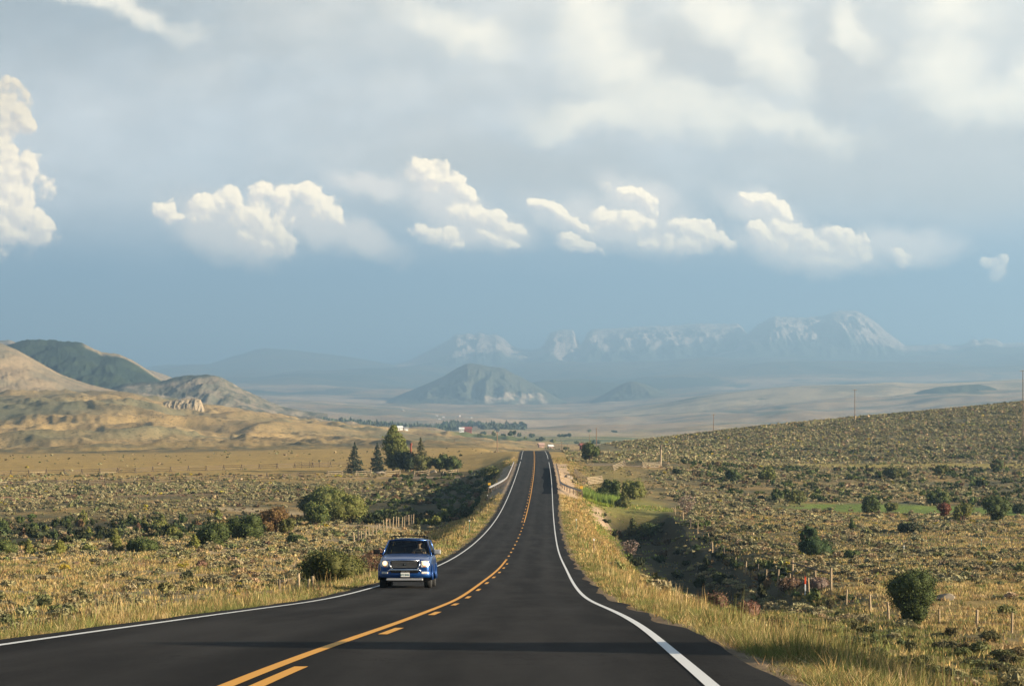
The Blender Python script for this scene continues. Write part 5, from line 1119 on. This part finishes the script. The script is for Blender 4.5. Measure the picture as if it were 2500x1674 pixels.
# wheel openings are dark arches with flares, wheels stand in them
for y in (.90,3.78):
    for s in (-1,1):
        arc=[(y+math.cos(q)*.44,.40+math.sin(q)*.44) for q in [math.pi*k/12 for k in range(-1,14)]]
        MB().prism(arc,'x',s*.70,s*.944).build('wheel_arch',M['plastic'],body)
        MB().tube([(s*.945,a,z) for a,z in arc],.028,6).build('arch_flare',M['paint'],body,smooth=True)
# bumper
MB().add([(x,y,z) for x,y,z in [(-.92,.16,.36),(-.90,.16,.64),(-.62,-.02,.66),(-.62,-.04,.37),(.62,-.04,.37),(.62,-.02,.66),(.90,.16,.64),(.92,.16,.36),(-.92,.6,.36),(-.92,.6,.64),(.92,.6,.64),(.92,.6,.36)]],
    [(0,1,2,3),(3,2,5,4),(4,5,6,7),(8,9,1,0),(7,6,10,11),(1,9,10,6,5,2),(0,3,4,7,11,8),(9,8,11,10)]).build('front_bumper',M['paint'],car,bevel=.075,smooth=True)
MB().box(0,.05,.305,1.30,.20,.09).build('lower_valance',M['silver'],car,bevel=.03)
MB().box(0,-.035,.585,.98,.05,.10).build('lower_grille',M['plastic'],car,bevel=.02)
# grille: dark field with bright surround and bars
gr=MB().prism([(-.44,.70),(-.50,.94),(-.47,.965),(.47,.965),(.50,.94),(.44,.70)],'y',-.035,.10).build('grille',M['plastic'],car,bevel=.01)
for z in (.735,.775,.815,.855,.895,.93): MB().box(0,-.045,z,.92,.02,.007).build('grille_bar',M['silver'],gr)
MB().tube([(-.60,-.02,.60),(-.50,-.05,.645),(0,-.065,.64),(.50,-.05,.645),(.60,-.02,.60)],[.02,.045,.05,.045,.02],10).build('grille_surround',M['chrome'],gr,smooth=True)
for s in (-1,1): MB().tube([(s*.45,-.05,.66),(s*.52,-.045,.80),(s*.53,-.03,.955)],[.035,.032,.022],8).build('grille_surround',M['chrome'],gr,smooth=True)
MB().tube([(-.53,-.02,.972),(0,-.045,.985),(.53,-.02,.972)],.014,8).build('grille_top_bar',M['chrome'],gr,smooth=True)
em=[(math.cos(q)*.075,.835+math.sin(q)*.032) for q in [2*math.pi*k/20 for k in range(20)]]; e_=MB().prism(em,'y',-.065,-.045).build('emblem',M['tint'],gr,bevel=.004); MB().box(.012,-.07,.835,.03,.01,.04,Matrix.Rotation(.3,3,'Y')).build('emblem_glint',M['chrome'],e_)
for s in (-1,1):
    hl=MB().add([(s*x,y,z) for x,y,z in [(.575,-.01,.74),(.80,.055,.745),(.865,.13,.80),(.845,.16,.955),(.78,.09,.985),(.575,.01,.965),(.575,.12,.74),(.86,.22,.76),(.84,.24,.96),(.575,.14,.965)]],[(0,1,2,3,4,5),(0,6,7,2,1),(5,4,3,8,9),(2,7,8,3),(0,5,9,6)]).build('headlight',M['lens'],car,bevel=.012)
    lo=MB().add([(math.cos(q)*.088,-.014,math.sin(q)*.088) for q in [2*math.pi*k/20 for k in range(20)]]+[(math.cos(q)*.03,-.03,math.sin(q)*.03) for q in [2*math.pi*k/20 for k in range(20)]],[(k,(k+1)%20,20+(k+1)%20,20+k) for k in range(20)]+[tuple(range(20,40))]).build('lit_lamp',M['lamp1'],hl,smooth=True); lo.location=(s*.70,.0,.875)
    l2=MB().box(0,0,0,.16,.012,.15).build('reflector_bowl',M['lens'],hl,bevel=.02); l2.location=(s*.70,.02,.86)
    MB().box(s*.665,.028,.765,.13,.02,.035).build('turn_signal',M['amber'],hl,bevel=.008)
    fl=MB().box(s*.70,.035,.545,.25,.06,.085,Matrix.Rotation(s*.45,3,'Z')).build('fog_light',M['lens'],car,bevel=.02)
    # mirrors
    mi=MB().box(s*1.09,1.50,1.27,.25,.16,.17).build('mirror',M['silver'] if s>0 else M['plastic'],car,bevel=.035); MB().tube([(s*.86,1.50,1.19),(s*.98,1.50,1.22)],[.04,.035],8).build('mirror_arm',M['plastic'],mi)
    # wheels
for y in (.90,3.78):
    for s in (-1,1):
        w=MB(); n=28
        pr=[(.36,.66),(.385,.69),(.385,.90),(.355,.925),(.24,.925),(.24,.66)]
        vs=[];fs=[]
        for k in range(n):
            q=2*math.pi*k/n
            for r_,x in pr: vs.append((s*x,y+r_*math.cos(q),.385+r_*math.sin(q)))
        for k in range(n):
            for j in range(6): fs.append((k*6+j,k*6+(j+1)%6,((k+1)%n)*6+(j+1)%6,((k+1)%n)*6+j))
        wh=MB().add(vs,fs).build('wheel',M['rubber'],car,smooth=True); 
        rm=MB().prism([(y+.245*math.cos(2*math.pi*k/24),.385+.245*math.sin(2*math.pi*k/24)) for k in range(24)],'x',s*.70,s*.86)
        for k in range(5):
            q=2*math.pi*k/5; rm.box(s*.89,y+.13*math.cos(q),.385+.13*math.sin(q),.05,.24,.055,Matrix.Rotation(q,3,'X'))
        rm.build('rim',M['rim'],wh,bevel=.005)
MB().box(0,2.3,.30,1.5,3.6,.16).build('underbody',M['plastic'],car)
MB().box(0,.9,.30,1.3,.10,.10).build('axle',M['plastic'],car)
# greenhouse: roof, pillars, glass
RZ=1.735; WB=.86; WT=.665; yb,yt=1.38,2.12; ye,yr=4.62,4.30
roof=MB().add([(x,y,z) for x,y,z in [(-WT,yt,RZ-.03),(-WT*.6,yt-.03,RZ+.0),(0,yt-.04,RZ+.012),(WT*.6,yt-.03,RZ),(WT,yt,RZ-.03),(-WT,yr,RZ-.02),(-WT*.6,yr,RZ+.03),(0,yr,RZ+.04),(WT*.6,yr,RZ+.03),(WT,yr,RZ-.02),
     (-WT-.03,yt+.03,RZ-.085),(WT+.03,yt+.03,RZ-.085),(-WT-.03,yr,RZ-.085),(WT+.03,yr,RZ-.085)]],
     [(0,1,6,5),(1,2,7,6),(2,3,8,7),(3,4,9,8),(10,0,5,12),(4,11,13,9),(10,11,4,3,2,1,0),(12,5,6,7,8,9,13),(10,12,13,11)]).build('roof',M['paint'],car,bevel=.015)
def bar(a,b_,w,name='pillar',mat='paint',d=None):
    a=Vector(a);b_=Vector(b_); return MB().tube([a,b_],w,6).build(name,M[mat],car,smooth=True)
for s in (-1,1):
    bar((s*(WB+.015),yb-.03,1.165),(s*(WT+.02),yt+.02,RZ-.055),.038)
    bar((s*(WB+.02),2.42,1.165),(s*(WT+.03),2.50,RZ-.07),.035,mat='tint'); bar((s*(WB+.02),3.38,1.165),(s*(WT+.03),3.38,RZ-.07),.045,mat='tint'); bar((s*(WB+.0),ye,1.15),(s*(WT+.02),yr,RZ-.06),.05)
    MB().add([(s*(WB+.01),yb+.02,1.185),(s*(WB+.015),2.42,1.185),(s*(WT+.03),2.48,RZ-.08),(s*(WT+.02),yt+.04,RZ-.08)],[(0,1,2,3)]).build('side_window',M['glass'],car)
    MB().add([(s*(WB+.012),2.42,1.185),(s*(WB+.012),3.38,1.185),(s*(WT+.03),3.38,RZ-.08),(s*(WT+.03),2.48,RZ-.08)],[(0,1,2,3)]).build('side_window',M['tint'],car)
    MB().add([(s*(WB+.012),3.38,1.185),(s*(WB),ye-.02,1.185),(s*(WT+.02),yr,RZ-.08),(s*(WT+.03),3.38,RZ-.08)],[(0,1,2,3)]).build('side_window',M['tint'],car)
    rr=MB().tube([(s*.60,2.35,RZ+.0),(s*.60,2.45,RZ+.085),(s*.60,4.0,RZ+.105),(s*.60,4.15,RZ+.03)],[.028,.024,.024,.028],8).build('roof_rail',M['plastic'],car,smooth=True)
    MB().tube([(s*.915,1.6,1.19),(s*.915,4.4,1.19)],.012,6).build('window_sill',M['plastic'],car)
MB().tube([(-.61,2.62,RZ+.09),(0,2.62,RZ+.115),(.61,2.62,RZ+.09)],.02,8).build('roof_bar',M['plastic'],car); MB().tube([(-.61,3.7,RZ+.10),(0,3.7,RZ+.12),(.61,3.7,RZ+.10)],.02,8).build('roof_bar',M['plastic'],car)
bar((-WT,yt,RZ-.05),(WT,yt,RZ-.05),.03)
ws=MB().add([(-WB,yb,1.20),(0,yb-.06,1.225),(WB,yb,1.20),(WT,yt-.01,RZ-.05),(0,yt-.05,RZ-.03),(-WT,yt-.01,RZ-.05)],[(0,1,4,5),(1,2,3,4)]).build('windscreen',M['glass'],car)
MB().add([(-WB+.1,ye,1.18),(WB-.1,ye,1.18),(WT-.03,yr+.02,RZ-.06),(-WT+.03,yr+.02,RZ-.06)],[(0,1,2,3)]).build('rear_window',M['tint'],car)
for s in (-.35,.3): MB().tube([(s-.25,yb-.03,1.235),(s+.3,yb+.05,1.29)],.009,6).build('wiper',M['plastic'],car)
MB().tube([(.78,1.30,1.12),(.80,1.38,1.62)],.007,5).build('antenna',M['plastic'],car)
# inside
MB().box(0,1.62,1.12,1.58,.46,.14).build('dashboard',M['inside'],car,bevel=.05)
MB().box(0,2.9,1.02,1.6,2.6,.05).build('cabin_floor',M['inside'],car)
for s in (-.38,.38):
    se=MB().box(s,2.62,1.16,.50,.14,.62,Matrix.Rotation(-.2,3,'X')).build('seat',M['inside'],car,bevel=.05); MB().box(s,2.70,1.52,.26,.10,.17).build('headrest',M['inside'],se,bevel=.04)
MB().box(0,3.5,1.30,1.35,.16,.40).build('rear_seat',M['inside'],car,bevel=.05)
MB().tube([(-.79,2.0,1.22),(-.70,2.28,1.60)],[.035,.03],6).build('door_trim',M['beige'],car)
sw=MB().tube([(.38+.18*math.cos(q),1.93+.05*math.sin(q),1.17+.17*math.sin(q)) for q in [2*math.pi*k/20 for k in range(21)]],.014,6,cap=False).build('steering_wheel',M['plastic'],car,smooth=True)
MB().box(0,1.98,1.62,.22,.03,.06).build('inside_mirror',M['plastic'],car,bevel=.01)
pl=MB().box(.02,-.055,.475,.31,.012,.155).build('number_plate',M['white'],car,bevel=.006)
fr_=MB().box(.02,-.048,.475,.335,.01,.18).build('plate_frame',M['plastic'],pl,bevel=.004)
M['platetext']=simple('plate_green',(.05,.13,.10),.6,0,.05,4)
def text(s_, size, loc, mat, parent, name):
    cu=bpy.data.curves.new('t','FONT'); cu.body=s_; cu.size=size; cu.align_x='CENTER'; cu.align_y='CENTER'; cu.extrude=.002; o=bpy.data.objects.new('t',cu); SC.collection.objects.link(o)
    dg=bpy.context.evaluated_depsgraph_get(); me=bpy.data.meshes.new_from_object(o.evaluated_get(dg)); bpy.data.objects.remove(o); me.materials.clear(); me.materials.append(mat)
    t=link(bpy.data.objects.new(name,me),parent); t.rotation_euler=(math.pi/2,0,0); t.location=loc; return t
text('072 BHK',.085,(.02,-.064,.468),M['platetext'],pl,'plate_lettering')
# driver: one continuous skinned body
def person_mesh(name, nodes, edges, mat, parent=None, sub=2):
    me=bpy.data.meshes.new(name); me.from_pydata([n[:3] for n in nodes],edges,[]); me.materials.append(mat); o=link(bpy.data.objects.new(name,me),parent)
    sk=o.modifiers.new('skin','SKIN'); sk.use_smooth_shade=True; 
    for i,n in enumerate(nodes): me.skin_vertices[0].data[i].radius=(n[3],n[4] if len(n)>4 else n[3])
    me.skin_vertices[0].data[0].use_root=True
    s=o.modifiers.new('s','SUBSURF'); s.levels=sub; s.render_levels=sub; return o
dx_,dy_=.38,2.42
nodes=[(dx_,dy_+.02,1.02,.15,.12),(dx_,dy_+.04,1.16,.155,.115),(dx_,dy_+.05,1.31,.165,.11),(dx_,dy_+.04,1.40,.06,.06),(dx_,dy_+.01,1.46,.052,.055),(dx_,dy_-.0,1.53,.072,.085),(dx_,dy_+.0,1.60,.078,.095),(dx_,dy_+.01,1.66,.05,.06),
 (dx_-.17,dy_+.04,1.33,.058),(dx_-.24,dy_-.08,1.18,.048),(dx_-.19,dy_-.32,1.18,.036),(dx_-.14,dy_-.46,1.24,.032),(dx_+.17,dy_+.04,1.33,.058),(dx_+.24,dy_-.08,1.18,.048),(dx_+.19,dy_-.32,1.19,.036),(dx_+.14,dy_-.46,1.25,.032)]
ed=[(0,1),(1,2),(2,3),(3,4),(4,5),(5,6),(6,7),(2,8),(8,9),(9,10),(10,11),(2,12),(12,13),(13,14),(14,15)]
drv=person_mesh('person',nodes,ed,M['skin']); drv.location=car.location; drv.rotation_euler=car.rotation_euler
tag(drv,'person driving the blue car, dark top and sunglasses, both hands on the steering wheel','person')
nodes=[(dx_,dy_+.02,1.0,.165,.135),(dx_,dy_+.04,1.16,.17,.13),(dx_,dy_+.05,1.31,.178,.122),(dx_,dy_+.04,1.375,.08,.08),(dx_-.17,dy_+.04,1.335,.07),(dx_-.225,dy_-.04,1.22,.062),(dx_+.17,dy_+.04,1.335,.07),(dx_+.225,dy_-.04,1.22,.062)]
person_mesh('shirt',nodes,[(0,1),(1,2),(2,3),(2,4),(4,5),(2,6),(6,7)],M['shirt'],drv)
bm=bmesh.new(); bmesh.ops.create_uvsphere(bm,u_segments=20,v_segments=12,radius=1)
for v in bm.verts:
    v.co=Vector((v.co.x*.100,v.co.y*.118,v.co.z*.105))
bmesh.ops.delete(bm,geom=[v for v in bm.verts if v.co.z<-.02 and v.co.y<.03],context='VERTS')
me=bpy.data.meshes.new('hair'); bm.to_mesh(me); bm.free(); me.materials.append(M['cap']); hr=link(bpy.data.objects.new('hair',me),drv); hr.location=(dx_,dy_+.025,1.63)
for s in (-1,1):
    MB().box(dx_+s*.036,dy_-.088,1.575,.055,.02,.035).build('sunglasses',M['tint'],drv,bevel=.01); MB().box(dx_+s*.085,dy_+.005,1.56,.02,.04,.06).build('ear',M['skin'],drv,bevel=.008)
MB().add([(dx_-.014,dy_-.085,1.545),(dx_+.014,dy_-.085,1.545),(dx_,dy_-.115,1.55),(dx_,dy_-.085,1.585)],[(0,1,2),(1,3,2),(3,0,2),(0,3,1)]).build('nose',M['skin'],drv)
M['lip']=simple('lips',(.35,.13,.11),.6,0,.1,20); MB().box(dx_,dy_-.088,1.52,.045,.012,.011).build('mouth',M['lip'],drv,bevel=.004)
for s in (-1,1):     # fingers closed over the rim of the wheel
    hx=dx_+s*.14; 
    for k in range(4): 
        z=1.215+.022*k; MB().tube([(hx+s*.0,dy_-.455,z),(hx+s*.02,dy_-.505,z+.005),(hx+s*.045,dy_-.51,z),(hx+s*.05,dy_-.48,z-.004)],[.010,.009,.0085,.007],6).build('finger',M['skin'],drv,smooth=True)
    MB().tube([(hx,dy_-.45,1.27),(hx-s*.03,dy_-.49,1.30),(hx-s*.03,dy_-.51,1.32)],[.011,.010,.008],6).build('thumb',M['skin'],drv,smooth=True)
